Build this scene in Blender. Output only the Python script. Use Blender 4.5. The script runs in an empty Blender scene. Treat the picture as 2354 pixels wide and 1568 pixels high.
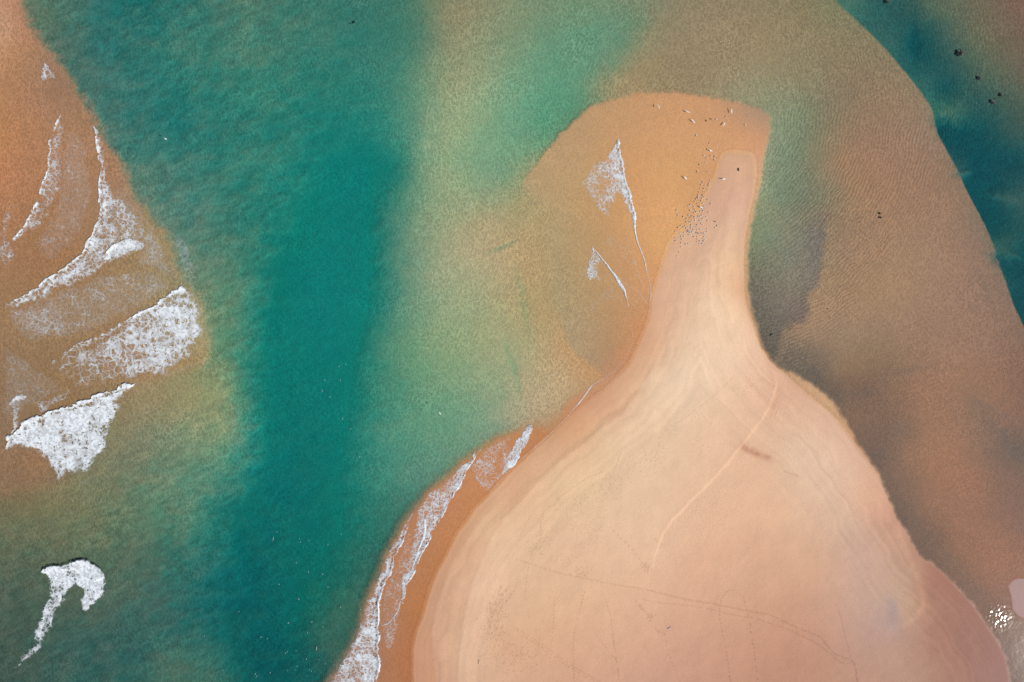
import math, random
import numpy as np
import bpy
from mathutils import Vector

# ------------------------------------------------------------------ camera, sky, sun, exposure
scene = bpy.context.scene
S = 220.0 / 2354.0            # metres per chart unit; the chart is 2354 x 1568 units, its middle is the origin
CX, CY = 1177.0, 784.0
CAM_H = 220.0 * 24.0 / 36.0

cam_data = bpy.data.cameras.new("camera")
cam_data.sensor_width = 36.0
cam_data.lens = 24.0
cam_data.clip_start = 0.5
cam_data.clip_end = 20000.0
cam = bpy.data.objects.new("camera", cam_data)
cam.location = (0.0, 0.0, CAM_H)
cam.rotation_euler = (0.0, 0.0, 0.0)
scene.collection.objects.link(cam)
scene.camera = cam

SUN = Vector((125.5, -72.5, 147.0)).normalized()
SUN_EL = math.asin(SUN.z)
world = bpy.data.worlds.new("World")
scene.world = world
world.use_nodes = True
wn = world.node_tree.nodes
sky = wn.new("ShaderNodeTexSky")
sky.sky_type = 'NISHITA'
sky.sun_disc = False
sky.sun_elevation = SUN_EL
sky.sun_rotation = math.atan2(SUN.x, SUN.y)
sky.air_density = 1.0
sky.dust_density = 1.2
world.node_tree.links.new(sky.outputs[0], wn["Background"].inputs[0])
wn["Background"].inputs[1].default_value = 0.09

sun_data = bpy.data.lights.new("sun", 'SUN')
sun_data.energy = 4.0
sun_data.angle = math.radians(0.53)
sun_data.color = (1.0, 0.95, 0.88)
sun = bpy.data.objects.new("sun", sun_data)
sun.rotation_euler = SUN.to_track_quat('Z', 'Y').to_euler()
sun.location = (60, -40, 120)
scene.collection.objects.link(sun)

scene.view_settings.view_transform = 'Standard'
scene.view_settings.look = 'None'
scene.view_settings.gamma = 1.0
scene.view_settings.use_curve_mapping = False
scene.view_settings.exposure = 0.45
scene.cycles.use_denoising = False
scene.cycles.max_bounces = 4
scene.cycles.transparent_max_bounces = 16
scene.cycles.sample_clamp_direct = 0.0

# light that reaches a level white surface at this exposure (measured), used to turn photographed tones into albedo
LIGHT = np.array([1.575, 1.585, 1.66])
WATER_D = 2.0                                   # red absorption per metre
SIGMA = np.array([1.0, 0.10, 0.02])             # red, green, blue share of the absorption
PATH = 1.0 / math.sin(SUN_EL) + 1.08            # sunlight down plus sight line up, per metre of depth
HUE = 1.7                                       # red to green of bare submerged sand
# ------------------------------------------------------------------ number helpers
def smooth(a, b, x):
    t = np.clip((x - a) / (b - a), 0.0, 1.0)
    return t * t * (3.0 - 2.0 * t)

_rng = np.random.RandomState(11)
_TAB = [_rng.rand(256, 256).astype(np.float32) for _ in range(6)]

def vnoise(x, y, k=0):
    """value noise 0..1, one unit lattice"""
    xi = np.floor(x); yi = np.floor(y)
    fx = (x - xi).astype(np.float32); fy = (y - yi).astype(np.float32)
    fx = fx * fx * fx * (fx * (fx * 6 - 15) + 10); fy = fy * fy * fy * (fy * (fy * 6 - 15) + 10)
    xi = xi.astype(np.int32); yi = yi.astype(np.int32)
    x0 = xi & 255; x1 = (xi + 1) & 255; y0 = yi & 255; y1 = (yi + 1) & 255
    t = _TAB[k % 6]
    a = t[y0, x0]; b = t[y0, x1]; c = t[y1, x0]; d = t[y1, x1]
    return a + (b - a) * fx + (c - a) * fy + (a - b - c + d) * fx * fy

def fbm(x, y, n=4, k=0):
    s = 0.0; amp = 0.5; tot = 0.0
    for i in range(n):
        s = s + amp * vnoise(x * 2 ** i + 17.3 * i, y * 2 ** i - 9.1 * i, k + i)
        tot += amp; amp *= 0.5
    return s / tot

def worley(x, y, seed=0):
    """second minus first distance to jittered cell points: 0 on the cell walls"""
    r = np.random.RandomState(100 + seed)
    jx = r.rand(128, 128).astype(np.float32); jy = r.rand(128, 128).astype(np.float32)
    xi = np.floor(x).astype(np.int32); yi = np.floor(y).astype(np.int32)
    f1 = np.full(x.shape, 9.0, np.float32); f2 = f1.copy()
    for dx in (-1, 0, 1):
        for dy in (-1, 0, 1):
            cx = xi + dx; cy = yi + dy
            d = np.hypot(cx + jx[cy & 127, cx & 127] - x, cy + jy[cy & 127, cx & 127] - y)
            f2 = np.minimum(f2, np.maximum(f1, d)); f1 = np.minimum(f1, d)
    return f2 - f1

def line_dist(px, py, pts):
    """distance to an open polyline, side (+ = left of travel in chart space) and position along it 0..1"""
    best = np.full(px.shape, 1e9, np.float32); side = np.zeros(px.shape, np.float32); par = np.zeros(px.shape, np.float32)
    n = len(pts) - 1
    for i in range(n):
        ax, ay = pts[i]; bx, by = pts[i + 1]
        vx, vy = bx - ax, by - ay; l2 = vx * vx + vy * vy + 1e-9
        t = np.clip(((px - ax) * vx + (py - ay) * vy) / l2, 0, 1)
        d = np.hypot(px - ax - t * vx, py - ay - t * vy)
        m = d < best
        best = np.where(m, d, best)
        side = np.where(m, np.sign(vx * (py - ay) - vy * (px - ax)), side)
        par = np.where(m, (i + t) / n, par)
    return best, side, par

def inside(px, py, poly):
    r = np.zeros(px.shape, bool); n = len(poly)
    for i in range(n):
        ax, ay = poly[i]; bx, by = poly[(i + 1) % n]
        if ay == by: continue
        c = ((ay > py) != (by > py)) & (px < (bx - ax) * (py - ay) / (by - ay) + ax)
        r ^= c
    return r

def poly_sd(px, py, poly):
    """signed distance, positive inside"""
    d, _, _ = line_dist(px, py, list(poly) + [poly[0]])
    return np.where(inside(px, py, poly), d, -d)

def round_line(pts, it=2):
    """corner cutting, so that traced lines run smoothly"""
    for _ in range(it):
        q = [pts[0]]
        for a, b in zip(pts[:-1], pts[1:]):
            q.append((a[0] * .75 + b[0] * .25, a[1] * .75 + b[1] * .25))
            q.append((a[0] * .25 + b[0] * .75, a[1] * .25 + b[1] * .75))
        q.append(pts[-1]); pts = q
    return pts

def lin(c):
    c = np.asarray(c, np.float64)
    return np.where(c <= 0.04045, c / 12.92, ((c + 0.055) / 1.055) ** 2.4)

# ------------------------------------------------------------------ survey chart: tone of sand and water at chart points
def pts(txt, nudge=(0, 0, 0)):
    a = np.array([float(v) for v in txt.replace(',', ' ').split()]).reshape(-1, 5)
    return a[:, :2], np.clip(a[:, 2:] + np.array(nudge), 0, 255) / 255.0

SEA = pts("""110 10 95 115 95  200 0 50 110 105  330 10 35 105 100  450 20 60 115 105  560 20 80 124 108  700 20 65 122 108
850 20 60 118 106  960 20 75 125 105  1000 20 125 140 110  1030 20 150 140 110  1100 20 140 140 112  1170 20 135 145 115
1300 20 100 140 112  1400 20 105 140 112  1460 20 110 135 108  1500 20 130 130 105  1600 20 140 125 100  1750 20 140 125 98
150 100 80 110 100  250 100 45 110 105  400 100 60 120 108  560 100 78 126 110  700 100 65 125 112  850 100 60 125 112
950 100 75 130 112  1000 100 135 140 112  1050 100 145 145 115  1150 100 130 150 120  1300 100 95 145 118  1420 100 95 140 115
1480 100 140 135 105  1600 100 148 130 102  240 200 70 112 105  400 200 40 115 108  560 200 60 128 112  750 200 35 125 112
900 200 65 130 115  960 200 110 150 120  1030 200 150 155 118  1150 200 125 160 125  1300 200 90 150 122  1360 200 105 145 115
300 300 60 115 108  400 300 40 115 110  550 300 50 122 112  700 300 30 125 115  850 300 25 128 118  930 300 75 140 122
980 300 135 160 125  1080 300 140 165 125  1180 300 105 158 125  1250 300 90 150 120  350 400 75 120 108  500 400 60 128 115
650 400 45 128 115  800 400 10 125 118  900 400 20 125 115  940 400 75 135 115  1000 400 145 165 125  1100 400 120 160 125
1170 400 112 155 122  1215 400 160 155 112  420 500 80 125 115  550 500 60 125 112  700 500 10 125 115  850 500 0 122 115
900 500 65 130 115  970 500 125 155 120  1050 500 150 160 122  1130 500 166 158 119  1250 500 180 155 108  1330 500 185 150 102
450 600 100 130 112  550 600 75 128 110  640 600 15 120 110  750 600 0 125 118  860 600 10 125 115  900 600 75 135 118
980 600 130 155 120  1080 600 163 163 124  1130 600 168 161 121  1200 600 178 156 112  1300 600 180 150 105  1380 620 195 150 100
490 700 110 140 112  560 700 80 135 115  620 700 10 120 112  750 700 0 125 118  870 700 25 128 118  920 700 90 140 118
1000 700 130 158 120  1100 700 140 160 118  1180 700 168 157 114  1300 700 175 150 105  1400 720 195 150 100  520 800 95 138 110
560 800 60 130 112  610 800 10 120 112  700 800 0 125 116  830 800 5 122 114  880 800 75 138 118  960 800 115 155 120
1060 800 140 160 118  1150 800 150 158 115  1190 800 145 158 115  1300 800 178 150 108  1420 780 195 148 100  350 920 150 135 95
450 900 150 145 100  530 900 140 150 105  570 900 65 130 112  610 900 10 118 110  700 900 0 120 112  800 900 5 120 112
870 900 65 135 115  950 900 95 148 120  1050 900 115 155 120  1150 900 125 155 118  1190 900 160 158 120  1300 880 176 157 119
1380 860 190 148 105  330 1000 130 130 98  420 1000 125 140 105  510 1000 130 150 108  560 1000 60 130 110  620 1000 5 118 110
700 1000 0 115 108  800 1000 10 120 112  870 1000 65 132 112  950 1000 85 142 115  1050 1000 100 145 115  1130 990 115 145 115
1200 960 158 153 119  50 1100 140 110 80  150 1130 120 115 85  300 1100 110 125 95  420 1100 100 135 105  520 1100 70 130 108
600 1100 5 112 108  720 1100 0 112 106  820 1100 35 125 112  900 1100 70 132 112  980 1100 80 125 108  30 1200 100 105 78
200 1200 100 108 80  350 1200 85 115 92  450 1200 60 115 98  550 1200 5 105 100  650 1200 0 108 103  780 1200 10 115 106
850 1200 45 122 108  910 1200 60 115 100  50 1300 80 92 75  280 1300 72 95 80  400 1300 50 98 88  500 1300 20 98 95
600 1300 0 100 98  720 1300 5 108 100  800 1300 40 112 98  850 1310 55 100 90  50 1400 68 85 72  200 1400 65 88 75
350 1400 45 90 82  450 1400 10 88 88  560 1400 0 95 95  680 1400 0 105 98  780 1400 60 110 92  50 1520 60 80 70
200 1500 45 85 78  300 1500 30 82 80  400 1500 55 98 85  480 1500 35 95 88  560 1500 0 90 90  680 1500 15 95 92
750 1500 60 100 88  60 1565 55 78 70  250 1565 35 85 78  400 1565 65 100 85  480 1565 60 100 85  560 1565 0 88 88
650 1565 10 90 90  1850 20 140 125 95  1900 20 130 130 100  1750 100 150 130 100  1900 100 145 128 100  2000 120 140 125 98
1800 200 130 134 106  1950 200 140 122 98  2080 220 150 125 100  1790 280 120 140 112  1850 280 122 132 105  1950 290 145 122 98
2050 300 150 122 100  2130 300 150 125 105  1780 350 125 140 115  1830 360 122 136 110  1920 370 165 130 100  2030 380 155 122 98
2150 380 150 120 98  1770 440 122 142 114  1820 440 116 130 108  1870 440 126 122 102  1950 450 158 128 98  2100 460 155 122 98
2200 470 150 120 98  1950 560 150 122 98  2100 580 158 128 102  2250 590 150 118 98  1930 680 158 128 98  2050 680 165 132 102
2200 700 150 118 98  2300 720 140 110 92  1850 760 165 132 105  1950 780 150 125 102  2100 760 150 120 98  2250 800 150 115 95
2340 850 130 100 85  1820 820 108 97 83  1870 860 106 93 82  1950 860 150 122 95  2050 850 130 108 88  2200 870 152 118 95
1920 910 105 90 82  1990 900 112 92 82  2100 900 150 115 95  2300 900 145 110 90  1960 960 135 110 90  2060 980 120 98 85
2150 960 150 115 92  2250 960 128 105 92  2330 960 140 105 88  1985 1020 115 92 82  2020 1050 105 88 80  2100 1040 150 115 92
2200 1020 155 115 92  2330 1040 95 85 80  2060 1090 125 100 85  2150 1110 150 110 85  2250 1100 152 110 88  2340 1120 125 95 82
2080 1170 100 82 75  2130 1170 140 105 85  2250 1180 140 100 82  2330 1200 125 92 78  2120 1230 115 88 75  2150 1250 105 82 70
2200 1240 148 105 80  2300 1260 148 102 80  2180 1290 120 88 70  2250 1330 140 98 75  2230 1350 115 85 68  2300 1320 148 100 80
2290 1420 115 82 68  2330 1500 110 80 70  -150 1300 75 90 75  -150 1500 60 80 70  2450 400 20 75 78  2480 1000 120 95 85  2480 1400 120 85 72
1395 150 95 142 115  1440 95 100 140 112  1475 45 105 138 110  1340 235 90 148 120  1415 185 150 140 105  1450 140 148 138 105
1480 90 145 135 105  1512 45 135 130 104  1395 215 155 142 108  1500 180 148 135 104  1600 190 150 132 104
700 1700 10 88 90  300 1700 40 85 78  50 1700 55 78 70  300 -120 45 108 102  800 -120 62 118 106  1100 -120 140 138 108 1600 -120 138 124 98""")

def lift(data, x0, x1, y0, y1, d):
    """correct a block of readings"""
    p, c = data
    k = (p[:, 0] >= x0) & (p[:, 0] <= x1) & (p[:, 1] >= y0) & (p[:, 1] <= y1)
    c[k] = np.clip(c[k] + np.array(d) / 255.0, 0, 1)
lift(SEA, 965, 1240, 180, 990, (5, 2, 6)); lift(SEA, -200, 500, 1110, 1800, (13, 12, 11)); lift(SEA, 300, 560, 850, 1110, (2, 2, 9))
lift(SEA, 60, 480, -200, 620, (6, 5, 4)); lift(SEA, 1750, 1800, 180, 460, (18, 8, 8))
lift(SEA, 1280, 1460, -50, 210, (14, 5, 5)); lift(SEA, 1480, 1760, -150, 130, (6, 7, 6)); lift(SEA, 860, 1140, 940, 1110, (8, 8, 10)); lift(SEA, 600, 860, 190, 310, (8, 0, 0))
lift(SEA, 965, 1130, 550, 750, (8, 3, 5)); lift(SEA, 1150, 1310, 780, 970, (12, 6, 8)); lift(SEA, 100, 450, 1380, 1600, (8, 2, 2)); lift(SEA, 1900, 2500, 850, 1560, (0, -5, -10))

BAR = pts("""0 0 195 140 105  40 20 185 128 95  0 60 195 145 110  60 100 180 125 88  100 120 165 120 88  20 150 182 128 88
60 250 178 122 85  0 300 185 125 78  130 200 160 115 85  150 300 172 122 85  0 400 190 125 82  60 400 180 120 82  170 420 170 120 82
260 400 170 120 85  100 520 165 115 75  30 600 165 115 78  130 580 165 112 72  280 480 165 125 95  340 520 165 130 90
370 600 160 130 92  300 640 160 122 82  30 750 160 118 80  200 690 158 120 80  330 680 160 125 88  420 640 150 130 95
100 800 155 115 78  0 900 150 110 78  60 880 150 112 75  150 930 150 110 72  30 980 150 112 80  40 1080 148 108 75  100 1060 155 110 75
440 700 165 140 100  470 760 165 145 105  300 820 165 120 85  440 840 165 130 85  -150 200 185 130 90  -150 700 160 115 80  -150 1100 145 108 76
240 1040 130 120 88  200 1090 125 112 82  270 960 145 122 84""", (-3, 8, 14))

SHEET = pts("""1270 350 190 155 108  1350 280 195 155 108  1430 240 200 155 105  1500 225 205 155 105  1600 230 208 155 105
1700 250 195 150 110  1750 265 180 145 112  1400 300 200 155 105  1500 300 208 158 105  1600 300 212 160 108  1700 300 212 158 108
1750 310 208 155 110  1250 430 190 158 110  1330 400 195 158 108  1380 450 200 155 100  1450 420 212 158 100  1550 400 218 165 105
1620 400 212 158 105  1740 380 215 165 120  1500 500 220 165 105  1520 560 222 168 105  1250 550 178 155 110  1300 650 178 152 105
1400 550 200 155 102  1450 600 208 155 100  1490 640 215 158 102  1400 700 192 150 100  1460 700 200 150 100  1350 760 182 150 108
1430 780 192 145 95  1465 760 205 145 92  1400 850 190 142 100  1450 820 205 145 95  1300 930 198 145 95  1400 880 205 150 105
1230 985 195 135 82  1330 930 205 145 98  1180 1050 198 135 80  1100 1130 200 138 85  1040 1220 198 135 80  990 1320 200 135 82
960 1400 198 132 78  930 1500 195 128 80  920 1565 192 128 82  890 1300 185 130 88  850 1450 175 127 92  800 1540 168 126 96
1060 1080 195 135 85  1000 1180 190 130 85  1880 910 206 162 118  1930 960 204 159 114  1960 1020 205 155 110  2020 1100 205 158 118
1780 845 200 155 110  1725 600 205 165 120  2060 1190 205 158 125  2300 1500 178 138 122  1195 480 172 157 114  1200 600 178 156 112
900 1700 190 126 82  1230 700 172 156 113  1300 800 177 150 108  1190 560 176 156 113  1360 845 182 148 105""", (-4, 1, 10))

DRY = pts("""1010 1400 212 165 130  985 1480 212 160 125  975 1560 208 155 122  1070 1250 220 172 135  1020 1480 220 175 140
1030 1560 215 168 135  1110 1220 228 185 145  1100 1350 228 185 148  1100 1500 222 178 142  1180 1130 228 182 145  1250 1040 225 180 142
1300 1100 232 195 155  1200 1250 230 192 155  1400 1000 232 195 158  1330 980 222 172 132  1400 930 222 175 140  1450 890 228 185 148
1500 900 235 202 168  1490 800 222 175 140  1560 850 237 205 172  1650 800 238 205 172  1700 800 237 200 168  1600 1000 234 196 162
1700 900 232 192 160  1750 860 228 185 155  1640 700 238 205 170  1580 700 228 188 155  1530 680 222 178 145  1600 600 218 175 145
1680 600 230 190 152  1560 560 220 175 138  1650 480 215 170 140  1700 440 215 170 142  1700 380 214 170 135  1690 520 218 178 148
1720 660 225 175 135  1450 1150 232 195 160  1500 1250 232 192 158  1300 1250 230 190 155  1400 1350 228 185 150  1600 1300 228 182 150
1250 1400 225 182 145  1150 1480 220 175 140  1300 1500 218 172 138  1450 1500 215 168 138  1600 1450 215 168 140  1700 1500 208 158 132
1700 1350 220 175 145  1750 1250 225 180 148  1800 1150 228 185 152  1750 1050 228 185 152  1830 1050 226 192 162  1850 950 222 180 150
1800 900 220 175 145  1900 1100 225 190 162  1950 1200 218 180 152  1880 1300 218 175 145  1990 1150 220 175 145  1800 1400 208 160 132
1850 1500 198 150 125  1760 1560 195 148 122  1950 1400 208 165 140  1980 1300 210 170 148  2030 1200 215 165 135  2040 1300 205 165 138
2080 1400 205 165 135  2040 1430 195 160 145  2100 1330 200 158 130  2130 1330 188 140 118  2180 1400 185 140 120  2150 1450 188 142 120
2230 1450 180 138 120  2050 1500 198 155 130  2200 1550 185 142 122  2290 1540 178 138 125  2100 1550 192 150 125  1300 1565 212 165 135
1500 1565 205 158 132  1300 1700 212 165 135  1800 1700 195 148 122  2200 1700 182 140 120""", (0, 0, 2))

CHANNEL = pts("""1950 10 75 115 100  2000 20 50 95 90  2080 30 45 85 82  2150 20 90 105 85  2250 20 115 105 85  2340 20 125 98 82
2060 90 55 98 92  2100 90 10 75 80  2170 90 60 92 85  2250 90 105 108 85  2330 90 115 100 82  2120 140 30 85 85  2180 160 45 85 82
2270 170 85 100 82  2340 170 105 98 80  2130 190 55 100 95  2170 200 20 78 80  2250 230 50 85 80  2330 230 75 92 78  2160 250 60 110 95
2190 258 68 106 92  2165 290 20 75 78  2200 290 10 75 80  2280 280 35 80 78  2340 300 60 85 78  2210 350 25 75 78  2300 350 20 75 78
2340 370 15 70 75  2215 400 50 85 85  2250 385 5 70 78  2230 420 0 72 78  2300 430 40 80 80  2340 460 55 85 82  2280 480 5 70 75
2300 530 15 72 75  2340 540 35 78 75  2310 570 60 90 82  2340 600 5 68 72  2330 650 30 75 75  2350 700 0 65 70  2450 20 122 98 82
2480 300 60 85 78 2480 600 15 70 72 2200 -120 95 100 84""")

SILT = pts("""1740 560 120 130 100  1760 540 112 126 105  1800 520 125 130 108  1850 520 112 112 98  1890 520 108 102 95  1740 620 105 105 88
1800 620 120 118 102  1870 620 115 108 98  1740 700 100 95 82  1800 680 118 110 96  1850 700 112 100 88  1760 770 92 85 75
1800 740 105 98 88  1780 810 90 82 70  1840 735 110 95 88  1770 440 130 145 115  1820 440 120 125 105  1880 440 128 118 100""", (0, 0, -5))

lift(DRY, 2120, 2400, 1300, 1720, (-17, -17, -15)); lift(DRY, 1930, 2110, 1180, 1580, (-8, -5, -2)); lift(DRY, 1550, 1929, 1240, 1720, (-4, -5, -6)); lift(DRY, 960, 1120, 1200, 1570, (5, 8, 11))  # lower right sand darkened: lens falloff put into its tone
lift(SHEET, 900, 1010, 1300, 1720, (-10, -8, -8)); lift(SILT, 1700, 1900, 500, 830, (11, 8, 12))
BAR_EDGE = [(-400, -400), (46, -400), (48, -60), (50, 0), (55, 38), (83, 80), (113, 118), (140, 148), (160, 180), (185, 223), (208, 258), (225, 290), (250, 328),
            (270, 363), (288, 392), (305, 442), (345, 492), (383, 532), (400, 577), (415, 642), (435, 662), (458, 692), (475, 747), (483, 785),
            (475, 830), (400, 862), (310, 885), (285, 930), (255, 1010), (215, 1075), (140, 1110), (60, 1120), (0, 1150), (-400, 1200)]
WET_EDGE = [(720, 1700), (740, 1600), (751, 1568), (776, 1536), (809, 1484), (829, 1434), (831, 1401), (849, 1366), (866, 1331), (881, 1283), (914, 1228),
            (934, 1191), (949, 1177), (979, 1135), (1024, 1100), (1051, 1072), (1079, 1050), (1109, 1032), (1134, 1015), (1177, 990), (1217, 965),
            (1239, 950), (1272, 932), (1307, 915), (1340, 897), (1367, 881), (1385, 868), (1380, 855), (1300, 800), (1225, 700), (1190, 580), (1182, 480), (1200, 420), (1237, 368), (1260, 333), (1302, 288), (1342, 253),
            (1372, 233), (1427, 221), (1482, 210), (1537, 211), (1587, 215), (1627, 223), (1677, 230), (1715, 238), (1752, 250), (1772, 264), (1774, 290),
            (1768, 320), (1757, 363), (1752, 392), (1745, 442), (1732, 492), (1725, 542), (1719, 592), (1719, 667), (1726, 705), (1738, 735),
            (1750, 785), (1765, 817), (1780, 835), (1815, 855), (1865, 880), (1895, 902), (1925, 930), (1945, 965), (1963, 1005), (1985, 1035),
            (2005, 1062), (2030, 1105), (2043, 1145), (2058, 1178), (2089, 1231), (2116, 1278), (2151, 1298), (2192, 1338), (2232, 1381), (2257, 1418),
            (2277, 1446), (2300, 1484), (2315, 1519), (2320, 1551), (2328, 1600), (2330, 1900), (720, 1900)]
DRY_EDGE = [(951, 1900), (951, 1568), (949, 1476), (971, 1421), (986, 1366), (999, 1328), (1029, 1276), (1051, 1226), (1079, 1191), (1096, 1165),
            (1124, 1140), (1150, 1110), (1177, 1080), (1207, 1055), (1240, 1022), (1277, 990), (1317, 955), (1360, 920), (1397, 895), (1427, 860),
            (1452, 835), (1472, 785), (1490, 745), (1497, 715), (1500, 680), (1517, 630), (1532, 580), (1547, 545), (1577, 527), (1602, 500),
            (1627, 442), (1648, 402), (1656, 370), (1664, 353), (1680, 350), (1722, 352), (1732, 360), (1736, 392), (1731, 442), (1720, 492), (1713, 542), (1709, 592),
            (1709, 667), (1714, 705), (1726, 732), (1743, 785), (1760, 818), (1790, 848), (1815, 872), (1873, 922), (1915, 955), (1945, 997),
            (1978, 1042), (2010, 1082), (2035, 1130), (2055, 1178), (2087, 1231), (2114, 1279), (2149, 1299), (2189, 1339), (2229, 1382), (2254, 1419),
            (2274, 1447), (2297, 1485), (2312, 1520), (2317, 1552), (2324, 1600), (2326, 1900)]
CHANNEL_EDGE = [(1700, -400), (1850, -90), (1915, 0), (1955, 38), (1990, 68), (2035, 115), (2078, 165), (2110, 205), (2135, 240), (2145, 263), (2149, 295),
                (2165, 330), (2185, 365), (2200, 392), (2213, 425), (2240, 475), (2265, 522), (2283, 567), (2298, 612), (2313, 657), (2330, 705),
                (2353, 752), (2420, 900), (2900, 1100), (2900, -400)]
SILT_EDGE = [(1715, 470), (1905, 470), (1903, 490), (1900, 517), (1893, 567), (1888, 605), (1883, 652), (1875, 662), (1855, 673), (1857, 712), (1860, 727),
             (1845, 740), (1810, 750), (1796, 762), (1793, 785), (1788, 815), (1775, 828), (1745, 790), (1715, 720), (1710, 560)]
GLARE_EDGE = [(2316, 1347), (2323, 1372), (2324, 1392), (2332, 1408), (2346, 1420), (2380, 1430), (2440, 1400), (2440, 1320), (2360, 1330), (2332, 1328)]  # sun glare on the water, built as a low pale bank
RIDGE = round_line([(1768, 836), (1783, 858), (1787, 880), (1776, 915), (1765, 943), (1727, 995), (1697, 1032), (1652, 1085), (1602, 1135),
                    (1562, 1176), (1527, 1213), (1512, 1251), (1490, 1326), (1467, 1364)])
EAST_RIDGE = round_line([(2055, 1195), (2070, 1238), (2098, 1308), (2116, 1351), (2122, 1383), (2110, 1411), (2083, 1431), (2050, 1445)])
BERM = [round_line(l) for l in (
    [(1004, 1700), (1004, 1568), (989, 1463), (1004, 1383), (1029, 1316), (1054, 1266), (1079, 1226), (1119, 1176), (1150, 1140)],
    [(1049, 1700), (1049, 1568), (1059, 1463), (1079, 1351), (1099, 1306), (1116, 1258), (1141, 1213), (1169, 1176), (1202, 1145), (1247, 1095), (1272, 1067),
     (1312, 1042), (1352, 1007), (1392, 975), (1435, 945), (1452, 920), (1477, 880), (1512, 822), (1525, 785), (1560, 700), (1600, 620)])]

# stains with a shape of their own: x, y, half length, half width, turn (degrees), colour, strength
SPOTS = [(1733, 1040, 36, 7, 22, (192, 138, 112), .8), (1710, 1025, 12, 6, 60, (196, 146, 120), .6), (2046, 1395, 40, 11, 80, (178, 155, 152), .65),
         (2048, 1440, 14, 10, 90, (182, 156, 150), .5), (2018, 1047, 26, 9, 15, (96, 82, 76), .6), (1990, 905, 30, 9, -5, (104, 86, 76), .6),
         (2062, 985, 18, 10, 15, (112, 94, 84), .6), (2100, 850, 55, 9, -10, (122, 100, 84), .5), (2310, 1010, 60, 14, 48, (104, 90, 84), .55),
         (2290, 945, 50, 9, 25, (124, 102, 90), .5), (2105, 1205, 40, 12, 52, (102, 82, 72), .5), (2185, 1290, 60, 13, 46, (112, 86, 70), .55),
         (2255, 1375, 50, 12, 48, (112, 84, 68), .5), (1880, 865, 20, 8, 40, (98, 88, 80), .6), (1920, 905, 22, 10, 45, (96, 84, 78), .55),
         (1830, 830, 16, 14, 80, (112, 100, 86), .5), (1915, 500, 18, 10, 20, (138, 112, 92), .5), (2022, 578, 4, 3, 0, (150, 90, 62), .8),
         (1780, 930, 10, 30, 20, (212, 165, 135), .4), (2110, 1360, 10, 45, -14, (190, 142, 118), .4), (1160, 565, 26, 4, -25, (110, 140, 110), .5),
         (1200, 690, 10, 60, -12, (140, 155, 115), .5), (1180, 850, 8, 60, -15, (120, 158, 122), .5), (600, 560, 10, 40, 10, (25, 118, 112), .4),
         (2325, 457, 42, 7, 15, (62, 94, 87), .7), (2272, 408, 46, 13, 22, (4, 68, 75), .7), (2214, 398, 20, 6, -12, (72, 104, 94), .7), (2322, 578, 40, 6, 25, (62, 94, 84), .7),
         (2320, 612, 40, 12, 30, (3, 66, 72), .6), (2172, 296, 26, 16, 40, (6, 72, 78), .7), (2185, 255, 24, 8, -16, (80, 116, 96), .5), (2105, 95, 9, 40, -5, (6, 74, 80), .5), (2260, 655, 60, 5, 68, (120, 104, 92), .3)]

# ------------------------------------------------------------------ chart grid
GS = 4.0
GX = np.arange(-260, 2621, GS); GY = np.arange(-230, 1801, GS)
gx, gy = [a.astype(np.float32) for a in np.meshgrid(GX, GY)]
wob = fbm(gx / 90, gy / 90, 4, 1) - .5, fbm(gx / 90 + 40, gy / 90 + 7, 4, 2) - .5
wx = gx + 34 * wob[0]; wy = gy + 34 * wob[1]

def spread(data, amount=1.0, ease=6.0):
    """smooth interpolation of scattered tones (linear radial basis)"""
    p, c = data
    d = np.hypot(p[:, None, 0] - p[None, :, 0], p[:, None, 1] - p[None, :, 1])
    n = len(p)
    k = np.sqrt(d * d + 18.0 ** 2) - np.eye(n) * ease
    a = np.zeros((n + 1, n + 1)); a[:n, :n] = k; a[:n, n] = 1; a[n, :n] = 1
    w = np.linalg.solve(a, np.vstack([c, np.zeros((1, 3))]))
    st = 3
    x = (gx + (wx - gx) * amount)[::st, ::st]; y = (gy + (wy - gy) * amount)[::st, ::st]
    out = np.zeros(x.shape + (3,)) + w[n]
    for i in range(n):
        out += np.sqrt((x - p[i, 0]) ** 2 + (y - p[i, 1]) ** 2 + 18.0 ** 2)[..., None] * w[i]
    out = np.clip(out, 0, 1)
    return sample(out, gx, gy, GS * st)

def sample(f, x, y, step=GS):
    u = np.clip((x - GX[0]) / step, 0, f.shape[1] - 1.001); v = np.clip((y - GY[0]) / step, 0, f.shape[0] - 1.001)
    i = u.astype(np.int32); j = v.astype(np.int32); u = (u - i).astype(np.float32); v = (v - j).astype(np.float32)
    if f.ndim == 3: u = u[..., None]; v = v[..., None]
    return (f[j, i] * (1 - u) + f[j, i + 1] * u) * (1 - v) + (f[j + 1, i] * (1 - u) + f[j + 1, i + 1] * u) * v

G = {}
G['sea'] = spread(SEA, 1.0, 26.0); G['bar'] = spread(BAR, .6); G['sheet'] = spread(SHEET, .4); G['dry'] = spread(DRY, .5)
G['channel'] = spread(CHANNEL, .8); G['silt'] = spread(SILT, .5)
for nm, e in (('bar', BAR_EDGE), ('wet', WET_EDGE), ('dry', DRY_EDGE), ('channel', CHANNEL_EDGE), ('silt', SILT_EDGE), ('glare', GLARE_EDGE)):
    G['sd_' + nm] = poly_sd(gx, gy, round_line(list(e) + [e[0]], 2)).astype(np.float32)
for nm, l in (('ridge', RIDGE), ('eridge', EAST_RIDGE), ('berm0', BERM[0]), ('berm1', BERM[1])):
    G[nm + '_d'], G[nm + '_s'], G[nm + '_t'] = line_dist(gx, gy, l)
    G[nm + '_sd'] = G[nm + '_d'] * G[nm + '_s']

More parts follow.
